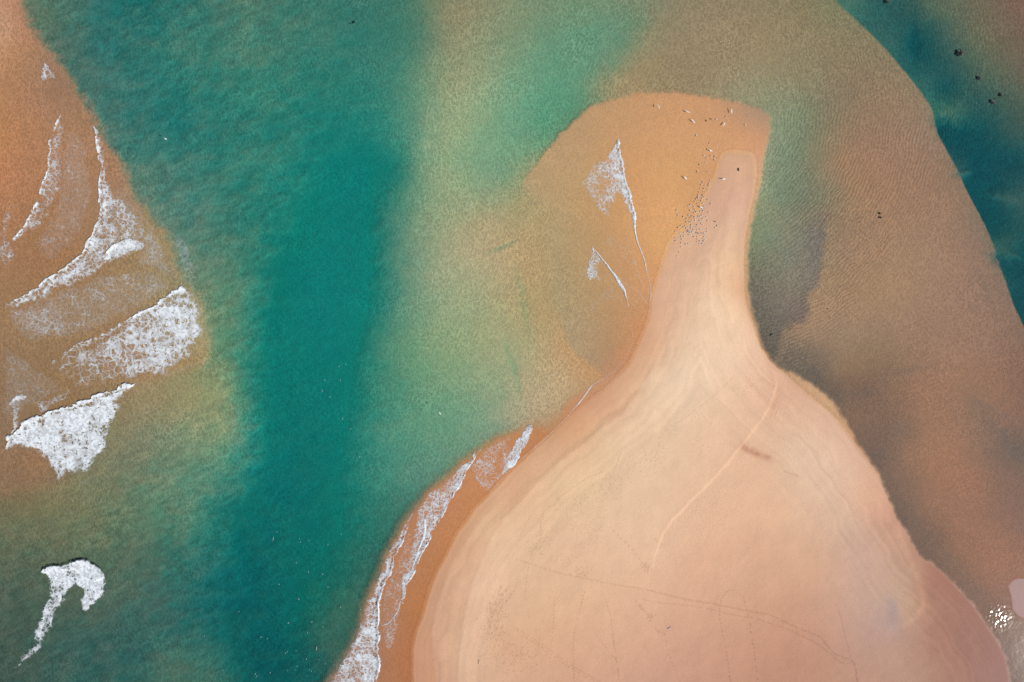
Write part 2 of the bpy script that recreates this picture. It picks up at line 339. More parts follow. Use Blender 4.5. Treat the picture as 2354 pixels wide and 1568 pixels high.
def ground(fx, fy):
    """height, albedo and relief of the sand at chart points"""
    n1 = fbm(fx / 14, fy / 14, 3, 3) - .5; n2 = fbm(fx / 45, fy / 45, 4, 4) - .5
    sd = {k: sample(G['sd_' + k], fx, fy) for k in ('bar', 'wet', 'dry', 'channel', 'silt', 'glare')}
    n3 = fbm(fx / 13 + 71, fy / 13 + 5, 3, 0) - .5
    jx = fx + 15 * n1; jy = fy + 15 * n3                   # ragged rims of banks and hollows
    T = sample(G['sea'], jx, jy)
    def over(T, nm, m): return T + (sample(G[nm], jx, jy) - T) * m[..., None]
    m_silt = smooth(-9, 9, sd['silt'] + 14 * n1 + 8 * n2) * smooth(455, 560, fy + 40 * n2) * smooth(860, 800, fy)
    T = over(T, 'silt', m_silt)
    m_ch = smooth(-1, 9, sd['channel'] + 3 * n1); T = over(T, 'channel', m_ch)
    m_bar = smooth(-20, 14, sd['bar'] + 22 * n1 + 14 * n2); T = over(T, 'bar', m_bar)
    south = smooth(930, 1010, fy) * smooth(1300, 1220, fx)
    soft = smooth(1330, 1240, fx) * smooth(410, 500, fy) * (1 - south)
    m_wet = smooth(-6 - 16 * south - 10 * soft, 8 + 4 * south + 110 * soft, sd['wet'] + 9 * n1 + 5 * n2); T = over(T, 'sheet', m_wet)
    m_dry = smooth(-1.5, 4, sd['dry'] + 3 * n1 + 2 * n2); T = over(T, 'dry', m_dry)
    # damp bands left by the falling tide on the seaward beach
    b0 = sample(G['berm0_sd'], fx, fy); b1 = sample(G['berm1_sd'], fx, fy)
    t0 = sample(G['berm0_t'], fx, fy); t1 = sample(G['berm1_t'], fx, fy)
    damp = m_dry * (smooth(4, -3, b0 + 4 * n1) * smooth(.99, .8, t0) * smooth(-90, -40, b0) * .05 + smooth(4, -2, b1 + 5 * n1) * smooth(.995, .8, t1) * smooth(-110, -50, b1) * .045)
    T = T * (1 - damp[..., None] * np.array([.7, 1.1, 1.5]))
    band = (vnoise(sd['dry'] / 9 + 3 * n2, fx / 260 + fy / 400, 1) - .5) + .6 * (vnoise(sd['dry'] / 3.5 + 3 * n2, fx / 160, 2) - .5)
    T = T * (1 + m_dry * (.055 * band * smooth(280, 70, sd['dry']) + .02 * n2) )[..., None]
    for (x, y, a, b, ang, c, s) in SPOTS:
        ca, sa = math.cos(math.radians(ang)), math.sin(math.radians(ang)); r = 2.2 * max(a, b)
        k = (np.abs(fx - x) < r) & (np.abs(fy - y) < r)
        if not k.any(): continue
        u = ((fx[k] - x) * ca + (fy[k] - y) * sa) / a + .8 * n2[k]; v = (-(fx[k] - x) * sa + (fy[k] - y) * ca) / b + .8 * n1[k]
        m = s * (.62 if x > 1780 and c[0] < 140 and y > 780 else 1.0) * np.exp(-(u * u + v * v) * .9) * np.clip(1 + 1.6 * n1[k] + n2[k], .2, 1.6)
        T[k] = T[k] + (np.array(c) / 255. - T[k]) * np.clip(m, 0, 1)[..., None]
    m_glare = smooth(-1, 2, sd['glare'] + 4 * n1); T = T + (np.array([178, 148, 143]) / 255. - T) * m_glare[..., None]  # glare put into the ground colour as one pale tone
    land = np.maximum(m_dry, m_glare)
    tone = lin(T)
    # depth from the red to green balance, albedo from what is left
    rg = np.maximum(tone[..., 0], .0055) / np.maximum(tone[..., 1], .004)
    tau = np.clip(np.log(HUE / rg) / (SIGMA[0] - SIGMA[1]), 0, 4.5) * (1 - land)
    shore = .045 * np.exp(-np.maximum(-sd['dry'], 0) / 14.0) * m_wet
    film = np.maximum(.03 - shore, 0) * (1 - land)
    alb = np.clip(tone / LIGHT * np.exp((np.minimum(tau, 4.6) + film * WATER_D * PATH)[..., None] * SIGMA), .008, .85)
    alb[..., 0] = np.maximum(alb[..., 0], 1.5 * alb[..., 1] * smooth(1.5, 3.0, tau))
    depth = tau / (WATER_D * PATH)
    # uneven bed: bars and hollows, broader in the sea channel
    west = smooth(1000, 500, fx) * (1 - m_bar)
    mott = (fbm(fx / 34 + .3 * fy / 34, fy / 24, 3, 0) - .5) * (.7 + 1.7 * west) + (fbm(fx / 12, fy / 12, 2, 5) - .5) * (.15 + .25 * west)
    under = smooth(.1, 1.0, tau)
    depth = np.maximum(depth * (1 + .24 * mott * under * np.maximum(smooth(5.2, 3.5, tau), .35)), 0)
    alb = np.clip(alb * (1 + .12 * (1 - land) * (.35 + .65 * smooth(0, .012, film)))[..., None], .008, .85)
    patch = (fbm((.85 * fx - .5 * fy) / 20, (.5 * fx + .85 * fy) / 6.5, 3, 5) - .5) * west * under * smooth(5.0, 3.5, tau)
    alb = alb * (1 + .55 * patch)[..., None]
    # land height
    inl = np.maximum(sd['dry'], 0) * S
    z_land = .02 + .9 * (1 - np.exp(-(inl / 20.0) ** 1.3))
    rd = sample(G['ridge_d'], fx, fy) * S; rs = sample(G['ridge_s'], fx, fy); rt = sample(G['ridge_t'], fx, fy)
    rsd = sample(G['ridge_sd'], fx, fy) * S + .5 * n1
    fade = smooth(0, .06, rt) * smooth(1.0, .75, rt)
    z_land = z_land - (.11 + .10 * n2) * fade * smooth(.22, -.22, rsd) * np.exp(-np.maximum(-rsd, 0) / 9.0) + .02 * fade * np.exp(-(rsd / .6) ** 2)
    ed = sample(G['eridge_sd'], fx, fy) * S + .5 * n1; et = sample(G['eridge_t'], fx, fy)
    efade = smooth(0, .15, et) * smooth(1., .85, et)
    z_land = z_land + .2 * efade * smooth(-1.0, 1.0, ed) * np.exp(-np.maximum(ed, 0) / 6.0)
    for b, t in ((b0, t0), (b1, t1)):
        z_land = z_land + .035 * smooth(-4.0, 4.0, b + 9 * n1) * smooth(60, 20, b) * smooth(1, .85, t) * smooth(0, 8, sd['dry'])
    z_land = np.maximum(z_land + .16 * n2 * smooth(5, 40, sd['dry']) + .02 * n1 * smooth(4, 20, sd['dry']), .015)
    z = np.where(m_glare > m_dry, .08 * m_glare - depth, m_dry * z_land + (1 - m_dry) * (-depth - .03 + shore))
    # fine relief, metres
    rsd2 = rsd * fade
    lee = smooth(0, -1.0, rsd) * np.exp(-np.maximum(-rsd, 0) / 6.0) * fade
    relief = np.where(land > .5, .30 + 1.3 * lee * np.clip(.6 + 2.5 * n2, 0, 1.2), 0.8 + .1 * m_bar + .3 * smooth(.0, .5, tau) - .3 * smooth(2.5, 4.5, tau)) * (1 - .6 * smooth(.5, 0, tau) * m_wet * (1 - land))
    relief = relief * np.where(land > .5, 1, .55 + 1.0 * fbm(fx / 70 + 9, fy / 70, 2, 2))
    ripple = (1 - land) * smooth(1690, 1830, fx) * (1 - m_wet) * np.clip(.75 + 1.6 * n2 + .3 * n1, 0, 1.3) * smooth(2250, 2000, fx + .8 * (fy - 500)) * smooth(1050, 800, fy)
    ripple = ripple + .35 * (1 - land) * smooth(1160, 1220, fx) * smooth(1500, 1440, fx) * smooth(640, 760, fy) * smooth(960, 900, fy)
    ripple = ripple + .40 * (1 - land) * (1 - m_wet) * (1 - m_bar) * np.clip(.45 + 2.4 * n2, 0, 1) * smooth(3.6, 2.0, tau) * smooth(1800, 1650, fx)
    phase = np.hypot(fx - 1600, fy - 250) * S + 1.6 * n2 + .35 * n1
    wet = (1 - land)
    return z, alb, relief, ripple, phase, wet, tau, T
# ------------------------------------------------------------------ materials
def new_mat(name):
    m = bpy.data.materials.new(name); m.use_nodes = True
    nt = m.node_tree
    for n in list(nt.nodes): nt.nodes.remove(n)
    out = nt.nodes.new("ShaderNodeOutputMaterial")
    return m, nt, out

def node(nt, kind, **kw):
    n = nt.nodes.new(kind)
    for k, v in kw.items():
        if k.startswith('i_'): n.inputs[k[2:].replace('_', ' ')].default_value = v
        else: setattr(n, k, v)
    return n

def math_node(nt, op, a, b=None):
    n = nt.nodes.new("ShaderNodeMath"); n.operation = op
    for i, v in enumerate((a, b)):
        if v is None: continue
        if hasattr(v, 'is_linked'): nt.links.new(v, n.inputs[i])
        else: n.inputs[i].default_value = v
    return n.outputs[0]

def attr(nt, name):
    n = nt.nodes.new("ShaderNodeAttribute"); n.attribute_name = name
    return n

def sand_material():
    m, nt, out = new_mat("sand")
    L = nt.links
    geo = node(nt, "ShaderNodeNewGeometry")
    pos = geo.outputs['Position']
    def noise(scale, detail=2.0, rough=.5, vec=None, dist=0.0):
        n = node(nt, "ShaderNodeTexNoise", noise_dimensions='3D')
        n.inputs['Scale'].default_value = scale; n.inputs['Detail'].default_value = detail
        n.inputs['Roughness'].default_value = rough; n.inputs['Distortion'].default_value = dist
        L.new(vec or pos, n.inputs['Vector']); return n.outputs['Fac']
    # grain and mottling of the sand itself
    g1 = noise(3.2, 2.0, .6); g2 = noise(.22, 3.0, .55)
    v = math_node(nt, 'ADD', math_node(nt, 'MULTIPLY', math_node(nt, 'SUBTRACT', g1, .5), .23), math_node(nt, 'MULTIPLY', math_node(nt, 'SUBTRACT', g2, .5), .12))
    mul = node(nt, "ShaderNodeVectorMath", operation='SCALE')
    # relief: net of small hummocks (bed), tight parallel ripples, wind texture
    flat = node(nt, "ShaderNodeVectorMath", operation='MULTIPLY'); L.new(pos, flat.inputs[0]); flat.inputs[1].default_value = (1, 1, 0)
    mp = node(nt, "ShaderNodeMapping"); L.new(flat.outputs[0], mp.inputs['Vector'])
    mp.inputs['Rotation'].default_value = (0, 0, math.radians(32)); mp.inputs['Scale'].default_value = (1.0, .62, 1.0)
    n1 = noise(1.35, 1.0, .5, mp.outputs[0]); n2 = noise(2.7, 1.0, .5, flat.outputs[0])
    def crest(n, k, w):      # thin bright crest lines where the noise crosses its middle
        a = math_node(nt, 'ABSOLUTE', math_node(nt, 'SUBTRACT', n, .5))
        return math_node(nt, 'MULTIPLY', math_node(nt, 'POWER', math_node(nt, 'MAXIMUM', math_node(nt, 'SUBTRACT', 1.0, math_node(nt, 'MULTIPLY', a, k)), 0.0), 3.0), w)
    net = math_node(nt, 'ADD', crest(n1, 5.0, .6), crest(n2, 5.0, .4))
    h1 = math_node(nt, 'MULTIPLY', math_node(nt, 'MULTIPLY', net, .028), attr(nt, 'relief').outputs['Fac'])
    # caustic light painted into the bed colour: bright on the crests, darker between
    caustics = math_node(nt, 'MULTIPLY', math_node(nt, 'SUBTRACT', net, .23), math_node(nt, 'MULTIPLY', attr(nt, 'wet').outputs['Fac'], .52))
    v = math_node(nt, 'ADD', math_node(nt, 'ADD', v, math_node(nt, 'MULTIPLY', caustics, attr(nt, 'relief').outputs['Fac'])), 1.0)
    L.new(attr(nt, 'albedo').outputs['Color'], mul.inputs[0]); L.new(v, mul.inputs['Scale'])
    ph = math_node(nt, 'ADD', attr(nt, 'phase').outputs['Fac'], math_node(nt, 'MULTIPLY', noise(.5, 1.0, .5, flat.outputs[0]), .9))
    rip = math_node(nt, 'SINE', math_node(nt, 'MULTIPLY', ph, 2 * math.pi / .76))
    h2 = math_node(nt, 'MULTIPLY', math_node(nt, 'MULTIPLY', rip, attr(nt, 'ripple').outputs['Fac']), .019)
    h = math_node(nt, 'ADD', h1, h2)
    bump = node(nt, "ShaderNodeBump"); bump.inputs['Strength'].default_value = 1.0; bump.inputs['Distance'].default_value = 1.0
    L.new(h, bump.inputs['Height'])
    bs = node(nt, "ShaderNodeBsdfPrincipled")
    L.new(mul.outputs[0], bs.inputs['Base Color']); L.new(bump.outputs[0], bs.inputs['Normal'])
    L.new(math_node(nt, 'SUBTRACT', .9, math_node(nt, 'MULTIPLY', attr(nt, 'wet').outputs['Fac'], .3)), bs.inputs['Roughness'])
    bs.inputs['Specular IOR Level'].default_value = .15
    L.new(bs.outputs[0], out.inputs['Surface'])
    return m

def water_material():
    m, nt, out = new_mat("sea_water")
    L = nt.links
    geo = node(nt, "ShaderNodeNewGeometry")
    flat = node(nt, "ShaderNodeVectorMath", operation='MULTIPLY'); L.new(geo.outputs['Position'], flat.inputs[0]); flat.inputs[1].default_value = (1, 1, 0)
    # steeper ripples added here so the water sparkles beside the glare patch
    dv = node(nt, "ShaderNodeVectorMath", operation='DISTANCE'); L.new(flat.outputs[0], dv.inputs[0]); dv.inputs[1].default_value = ((2292 - CX) * S, (CY - 1415) * S, 0)
    hs = None
    for sc, det, amp, sparkle in ((.5, 1.0, .010, 2.0), (1.7, 0.0, .0025, 16.0)):
        n = node(nt, "ShaderNodeTexNoise"); n.inputs['Scale'].default_value = sc; n.inputs['Detail'].default_value = det
        L.new(flat.outputs[0], n.inputs['Vector'])
        mr = node(nt, "ShaderNodeMapRange"); L.new(dv.outputs['Value'], mr.inputs['Value'])
        for k_, v_ in (('From Min', 1.2), ('From Max', 3.8), ('To Min', sparkle), ('To Max', 1.0)): mr.inputs[k_].default_value = v_
        a = math_node(nt, 'MULTIPLY', math_node(nt, 'MULTIPLY', n.outputs['Fac'], amp), mr.outputs[0])
        hs = a if hs is None else math_node(nt, 'ADD', hs, a)
    bump = node(nt, "ShaderNodeBump"); bump.inputs['Distance'].default_value = 1.0; bump.inputs['Strength'].default_value = 1.0
    L.new(hs, bump.inputs['Height'])
    fr = node(nt, "ShaderNodeFresnel"); fr.inputs['IOR'].default_value = 1.333; L.new(bump.outputs[0], fr.inputs['Normal'])
    tr = node(nt, "ShaderNodeBsdfTransparent")
    gl = node(nt, "ShaderNodeBsdfGlossy"); gl.inputs['Roughness'].default_value = .06; L.new(bump.outputs[0], gl.inputs['Normal'])
    mix = node(nt, "ShaderNodeMixShader")
    L.new(fr.outputs[0], mix.inputs[0]); L.new(tr.outputs[0], mix.inputs[1]); L.new(gl.outputs[0], mix.inputs[2])
    L.new(mix.outputs[0], out.inputs['Surface'])
    va = node(nt, "ShaderNodeVolumeAbsorption")
    va.inputs['Color'].default_value = (1 - SIGMA[0], 1 - SIGMA[1], 1 - SIGMA[2], 1)
    va.inputs['Density'].default_value = WATER_D
    L.new(va.outputs[0], out.inputs['Volume'])
    return m

def foam_material():
    m, nt, out = new_mat("foam")
    L = nt.links
    geo = node(nt, "ShaderNodeNewGeometry")
    n = node(nt, "ShaderNodeTexNoise"); n.inputs['Scale'].default_value = 4.0; n.inputs['Detail'].default_value = 3.0
    L.new(geo.outputs['Position'], n.inputs['Vector'])
    bump = node(nt, "ShaderNodeBump"); bump.inputs['Distance'].default_value = .05; bump.inputs['Strength'].default_value = .6
    L.new(n.outputs['Fac'], bump.inputs['Height'])
    df = node(nt, "ShaderNodeBsdfDiffuse"); df.inputs['Color'].default_value = (.53, .56, .58, 1); L.new(bump.outputs[0], df.inputs['Normal'])
    tr = node(nt, "ShaderNodeBsdfTransparent")
    mix = node(nt, "ShaderNodeMixShader")
    L.new(attr(nt, 'cover').outputs['Fac'], mix.inputs[0]); L.new(tr.outputs[0], mix.inputs[1]); L.new(df.outputs[0], mix.inputs[2])
    L.new(mix.outputs[0], out.inputs['Surface'])
    return m

def plain(name, col, rough=.7, var=.12, scale=6.0):
    m, nt, out = new_mat(name)
    L = nt.links
    tc = node(nt, "ShaderNodeTexCoord")
    n = node(nt, "ShaderNodeTexNoise"); n.inputs['Scale'].default_value = scale; L.new(tc.outputs['Object'], n.inputs['Vector'])
    f = math_node(nt, 'ADD', math_node(nt, 'MULTIPLY', n.outputs['Fac'], 2 * var), 1 - var)
    mul = node(nt, "ShaderNodeVectorMath", operation='SCALE'); mul.inputs[0].default_value = col; L.new(f, mul.inputs['Scale'])
    b = node(nt, "ShaderNodeBsdfPrincipled"); L.new(mul.outputs[0], b.inputs['Base Color']); b.inputs['Roughness'].default_value = rough
    L.new(b.outputs[0], out.inputs['Surface'])
    return m

M_SAND = sand_material(); M_WATER = water_material(); M_FOAM = foam_material()

# ------------------------------------------------------------------ mesh helpers
def mesh_np(name, verts, faces, mat=None, smooth_on=True, attrs=None):
    """verts (n,3), faces (m,4) or (m,3) arrays"""
    me = bpy.data.meshes.new(name)
    verts = np.ascontiguousarray(verts, np.float32); faces = np.ascontiguousarray(faces, np.int32)
    k = faces.shape[1]
    me.vertices.add(len(verts)); me.vertices.foreach_set('co', verts.ravel())
    me.loops.add(faces.size); me.loops.foreach_set('vertex_index', faces.ravel())
    me.polygons.add(len(faces)); me.polygons.foreach_set('loop_start', np.arange(0, faces.size, k, dtype=np.int32))
    me.polygons.foreach_set('use_smooth', np.full(len(faces), smooth_on))
    me.update(calc_edges=True)
    for an, av in (attrs or {}).items():
        if av.ndim == 2:
            a = me.attributes.new(an, 'FLOAT_COLOR', 'POINT')
            a.data.foreach_set('color', np.concatenate([av, np.ones((len(av), 1))], 1).astype(np.float32).ravel())
        else:
            a = me.attributes.new(an, 'FLOAT', 'POINT'); a.data.foreach_set('value', np.ascontiguousarray(av, np.float32))
    if mat: me.materials.append(mat)
    return me

def link(name, me, parent=None, **props):
    o = bpy.data.objects.new(name, me); scene.collection.objects.link(o)
    if parent is not None: o.parent = parent
    for k, v in props.items(): o[k] = v
    return o

def grid_faces(nx, ny):
    i = np.arange(nx * ny, dtype=np.int32).reshape(ny, nx)
    return np.stack([i[:-1, :-1], i[1:, :-1], i[1:, 1:], i[:-1, 1:]], -1).reshape(-1, 4)   # chart rows run downwards, so this winds upwards

def to_world(fx, fy): return (fx - CX) * S, (CY - fy) * S

def z_at(fx, fy):
    z = ground(np.atleast_1d(np.asarray(fx, np.float32)), np.atleast_1d(np.asarray(fy, np.float32)))[0]
    return z if np.ndim(fx) else float(z[0])

# ------------------------------------------------------------------ sand: one sheet, dense where the picture looks, reaching to the horizon
STEP = 2.6
xs = np.arange(-220, 2580, STEP); ys = np.arange(-190, 1762, STEP)
grow = np.cumsum(STEP * 1.42 ** np.arange(1, 27))
xs = np.concatenate([xs[0] - grow[::-1], xs, xs[-1] + grow]); ys = np.concatenate([ys[0] - grow[::-1], ys, ys[-1] + grow])
fx, fy = [a.astype(np.float32) for a in np.meshgrid(xs, ys)]
z, alb, relief, ripple, phase, wet, tau, _ = ground(np.clip(fx, -215, 2575), np.clip(fy, -185, 1757))
wxx, wyy = to_world(fx, fy)
sand_me = mesh_np("sand", np.stack([wxx, wyy, z], -1).reshape(-1, 3), grid_faces(len(xs), len(ys)), M_SAND, True,
                  {'albedo': alb.reshape(-1, 3), 'relief': relief.ravel(), 'ripple': ripple.ravel(), 'phase': phase.ravel(), 'wet': wet.ravel()})
sand = link("sand_ground", sand_me, kind="structure")
R = float(wxx.max()) * .999
del fx, fy, z, alb, relief, ripple, phase, wet, tau, wxx, wyy

# ------------------------------------------------------------------ sea: a closed body of water
RX, RY = R, R * .9
wv = [(-RX, -RY, -30), (RX, -RY, -30), (RX, RY, -30), (-RX, RY, -30), (-RX, -RY, 0), (RX, -RY, 0), (RX, RY, 0), (-RX, RY, 0)]
wf = [(0, 3, 2, 1), (4, 5, 6, 7), (0, 1, 5, 4), (1, 2, 6, 5), (2, 3, 7, 6), (3, 0, 4, 7)]
water = link("sea_water", mesh_np("sea_water", np.array(wv), np.array(wf), M_WATER, False), kind="structure")
# ------------------------------------------------------------------ breaking waves and swash: foam as raised, holed sheets on the water
def foam_field(poly, front=None, base=.4, boost=.5, lam=12., height=.3, cell=1.1, edge=9., cover=1.0, grad=None, rise=10., seed=0, step=.95, warp=7., fine=1.0, solid=0.):
    """cover (0..1) and height of a foam sheet on a fine chart grid"""
    poly = round_line(list(poly) + [poly[0]], 2)
    p = np.array(poly)
    x = np.arange(p[:, 0].min() - 14, p[:, 0].max() + 14, step); y = np.arange(p[:, 1].min() - 14, p[:, 1].max() + 14, step)
    fx, fy = [a.astype(np.float32) for a in np.meshgrid(x, y)]
    o = 31.7 * seed
    ux = (fbm(fx / 20 + o, fy / 20, 5, 1) - .5) * 2; uy = (fbm(fx / 20, fy / 20 + o, 5, 2) - .5) * 2
    sx = (fbm(fx / 5 + o, fy / 5, 3, 3) - .5) * 2; sy = (fbm(fx / 5, fy / 5 + o, 3, 4) - .5) * 2
    sd = poly_sd(fx + warp * ux + .25 * warp * sx, fy + warp * uy + .25 * warp * sy, poly)
    dens = np.full(fx.shape, base, np.float32)
    if grad is not None:
        (ax, ay, va), (bx, by, vb) = grad
        t = np.clip(((fx - ax) * (bx - ax) + (fy - ay) * (by - ay)) / ((bx - ax) ** 2 + (by - ay) ** 2), 0, 1)
        dens = va + (vb - va) * t
    hz = 0 * fx; em = smooth(0, edge, sd)
    if front is not None:
        fr = round_line(list(front), 2)
        fd, _, fp = line_dist(fx + .3 * warp * ux, fy + .3 * warp * uy, fr)
        ends = smooth(0, .1, fp) * smooth(1, .9, fp)
        dens = dens + boost * np.exp(-fd / lam)
        hz = height * np.exp(-fd / rise) * ends
        em = np.maximum(em, np.exp(-fd / (.6 * edge)) * smooth(-1, 2.0, sd))
    dens = dens * em * (.45 + 1.1 * fbm(fx / 17 + o, fy / 17 - o, 3, 3))
    # web of bubbles: warped cells at two sizes and curling ridges
    c = cell / S
    qx = fx + 5.0 * ux + 2.6 * fine * sx; qy = fy + 5.0 * uy + 2.6 * fine * sy
    w1 = worley(qx / c, qy / c, seed); w2 = worley(qx / (c * .42) + 3, qy / (c * .42), seed + 5)
    rg = np.abs(fbm(qx / (c * .8) + o, qy / (c * .8), 3, 5) - .5) * 2.2
    w = np.minimum(np.minimum(w1 * .9 + .05, w2 * .8 + .13), rg + .08)
    th = np.clip(dens, 0, 1.3) ** 1.25 * .62 * (.55 + .9 * fbm(fx / 4 + o, fy / 4 - o, 3, 0))
    cov = smooth(th + .09, th - .12, w) * smooth(.02, .16, dens) * cover * np.clip(.34 + .9 * dens, 0, 1)
    cov = cov * (.66 + .34 * smooth(.32, .62, fbm(qx / 4 + o, qy / 4, 3, 5)))
    if solid: cov = np.maximum(cov, solid * smooth(-.3, max(.8, 1.0 * edge), sd))
    lump = .10 * np.clip(dens, 0, 1.1) * (fbm(fx / 8 + o, fy / 8, 3, 2) + .25 * np.minimum(w1, .6))
    return fx, fy, cov, hz + lump

FOAM = []
def foam(name, label, poly, front=None, base=.4, boost=.5, lam=12., height=.3, cell=1.1, edge=9., cat="wave", **kw):
    FOAM.append((name, label, cat, dict(poly=poly, front=front, base=base, boost=boost, lam=lam, height=height, cell=cell, edge=edge, **kw)))

def ribbon(line, widths):
    """outline of a tapering strip along a line"""
    line = round_line(list(line), 1); n = len(line)
    w = np.interp(np.linspace(0, 1, n), np.linspace(0, 1, len(widths)), widths)
    a, b = [], []
    for i, (x, y) in enumerate(line):
        x0, y0 = line[max(i - 1, 0)]; x1, y1 = line[min(i + 1, n - 1)]
        l = math.hypot(x1 - x0, y1 - y0) + 1e-6; nx, ny = -(y1 - y0) / l, (x1 - x0) / l
        a.append((x + nx * w[i] / 2, y + ny * w[i] / 2)); b.append((x - nx * w[i] / 2, y - ny * w[i] / 2))
    return a + b[::-1]

F_IN = "breakers on the left sandbar"; F_BEACH = "swash along the beach"; F_TIP = "wavelets on the wet tip of the spit"
foam("breaking_wave", "mushroom-shaped white breaker with a thin trailing stalk, lowest on the left",
     [(97, 1313), (107, 1303), (163, 1296), (185, 1284), (213, 1291), (236, 1306), (247, 1326), (245, 1368), (220, 1391), (205, 1401), (190, 1410), (184, 1388), (185, 1363),
      (175, 1346), (163, 1351), (158, 1373), (141, 1391), (131, 1421), (127, 1448), (112, 1463), (103, 1488), (85, 1505), (70, 1520), (47, 1530), (20, 1552), (36, 1520), (53, 1501),
      (73, 1476), (76, 1446), (90, 1408), (108, 1371), (115, 1338)],
     [(97, 1313), (107, 1303), (163, 1296), (185, 1286), (213, 1293), (235, 1308), (245, 1326)], .55, .45, 16, .6, 1.15, 12, grad=((170, 1310, .78), (80, 1500, .46)), rise=14, seed=1, warp=9)
foam("breaking_wave", "wide thick white breaker, brightest on the left sandbar, above the mushroom-shaped one",
     [(313, 878), (275, 884), (208, 914), (125, 941), (58, 969), (20, 1003), (8, 1037), (18, 1032), (60, 1035), (95, 1045), (98, 1075), (125, 1097), (126, 1125), (128, 1142), (142, 1118),
      (150, 1097), (170, 1096), (208, 1100), (222, 1066), (253, 1036), (250, 1005), (268, 970), (279, 945), (289, 912), (303, 893)],
     [(313, 880), (275, 885), (208, 915), (125, 942), (58, 970), (20, 1005), (10, 1030)], .66, .40, 20, .38, 1.5, 22, grad=((150, 950, .74), (180, 1090, .54)), rise=12, seed=2, warp=12)
foam("breaking_wave", "broad lacy breaker whose right end is dense and square, middle of the left sandbar",
     [(430, 662), (462, 688), (478, 745), (468, 790), (432, 830), (404, 856), (360, 869), (250, 887), (175, 908), (150, 880), (104, 840), (160, 800), (225, 772), (300, 729), (345, 707), (364, 694), (390, 670)],
     [(430, 662), (390, 671), (364, 696), (345, 709), (300, 730), (250, 752), (225, 774), (160, 800), (105, 837)], .45, .30, 12, .22, 1.6, 28, grad=((130, 850, .24), (455, 740, .66)), rise=9, seed=3, warp=12)
foam("breaking_wave", "long curved breaker running from the sandbar's edge down to the left border",
     [(212, 284), (222, 320), (229, 370), (229, 442), (227, 485), (219, 522), (199, 565), (174, 600), (124, 632), (82, 662), (39, 685), (3, 697), (8, 714), (45, 708), (90, 694), (140, 672),
      (190, 654), (228, 634), (262, 604), (300, 602), (322, 582), (312, 560), (336, 555), (352, 540), (326, 500), (312, 478), (286, 460), (264, 440), (252, 392), (246, 335), (225, 300)],
     [(214, 288), (222, 320), (230, 370), (230, 442), (228, 485), (220, 522), (200, 565), (175, 600), (125, 632), (83, 662), (40, 685), (5, 697)], .36, .50, 13, .30, 1.2, 18, rise=8, seed=4, warp=10)
foam("breaking_wave", "short dense foam crest lying inside the long curved breaker",
     [(312, 545), (275, 552), (248, 572), (230, 596), (250, 602), (276, 592), (300, 576), (330, 580), (336, 560)], [(310, 547), (275, 555), (250, 574), (233, 593)], .5, .4, 12, .3, .9, 6, rise=7, seed=5)
foam("breaking_wave", "thin ragged breaker nearest the upper left border",
     [(139, 262), (116, 308), (111, 350), (109, 392), (94, 435), (89, 460), (66, 497), (56, 520), (26, 554), (42, 562), (66, 546), (96, 522), (120, 502), (126, 470), (146, 430), (151, 390), (152, 330), (150, 290)],
     [(137, 265), (115, 312), (112, 350), (110, 392), (95, 435), (90, 460), (68, 497), (58, 520), (30, 552)], .26, .50, 8, .2, 1.1, 14, rise=6, seed=6, warp=10)
foam("foam_patch", "small triangular foam patch at the top of the left sandbar", [(100, 143), (96, 160), (94, 182), (112, 184), (134, 184), (122, 165), (108, 148)], [(99, 145), (95, 182)], .30, .45, 7, .12, .8, 5, seed=7, cat="foam")
foam("foam_patch", "faint foam scraps against the left border above the long curved breaker", [(30, 460), (14, 478), (2, 512), (-8, 560), (-4, 610), (25, 616), (42, 592), (20, 545), (25, 500), (34, 470)], None, .26, 0, cell=.9, seed=8, cat="foam")
foam("foam_patch", "wispy foam lace trailing right of the long curved breaker", [(300, 468), (342, 500), (368, 540), (384, 595), (350, 606), (322, 580), (345, 548), (322, 505)], None, .24, 0, cell=1.0, seed=9, cat="foam")
foam("foam_patch", "scattered foam lace below the long curved breaker near the left border", [(45, 712), (140, 690), (152, 720), (142, 762), (100, 782), (74, 772), (40, 742)], None, .24, 0, cell=1.1, seed=10, cat="foam")
foam("foam_patch", "thin upright foam streak left of the wide thick breaker", [(20, 932), (38, 908), (64, 900), (62, 914), (47, 927), (44, 956), (41, 990), (24, 1008), (28, 975), (32, 945)], [(20, 932), (40, 908), (62, 902)], .40, .4, 6, .1, .8, 4, seed=11, cat="foam")
foam("foam_patch", "loose foam lace just above the wide thick breaker", [(72, 920), (122, 912), (150, 890), (175, 905), (124, 938), (105, 957), (86, 952)], None, .28, 0, cell=.9, seed=12, cat="foam")
foam("foam_patch", "pale dissolving foam haze at the right rim of the left sandbar", [(408, 535), (432, 556), (446, 600), (456, 645), (430, 660), (415, 610), (392, 570)], None, .34, 0, cell=1.0, cover=.35, seed=13, cat="foam")
foam("foam_patch", "thin foam scraps in the green water above the pale dissolving foam", [(300, 415), (330, 425), (360, 470), (380, 500), (350, 500), (320, 460)], None, .2, 0, cell=.9, cover=.3, seed=14, cat="foam")

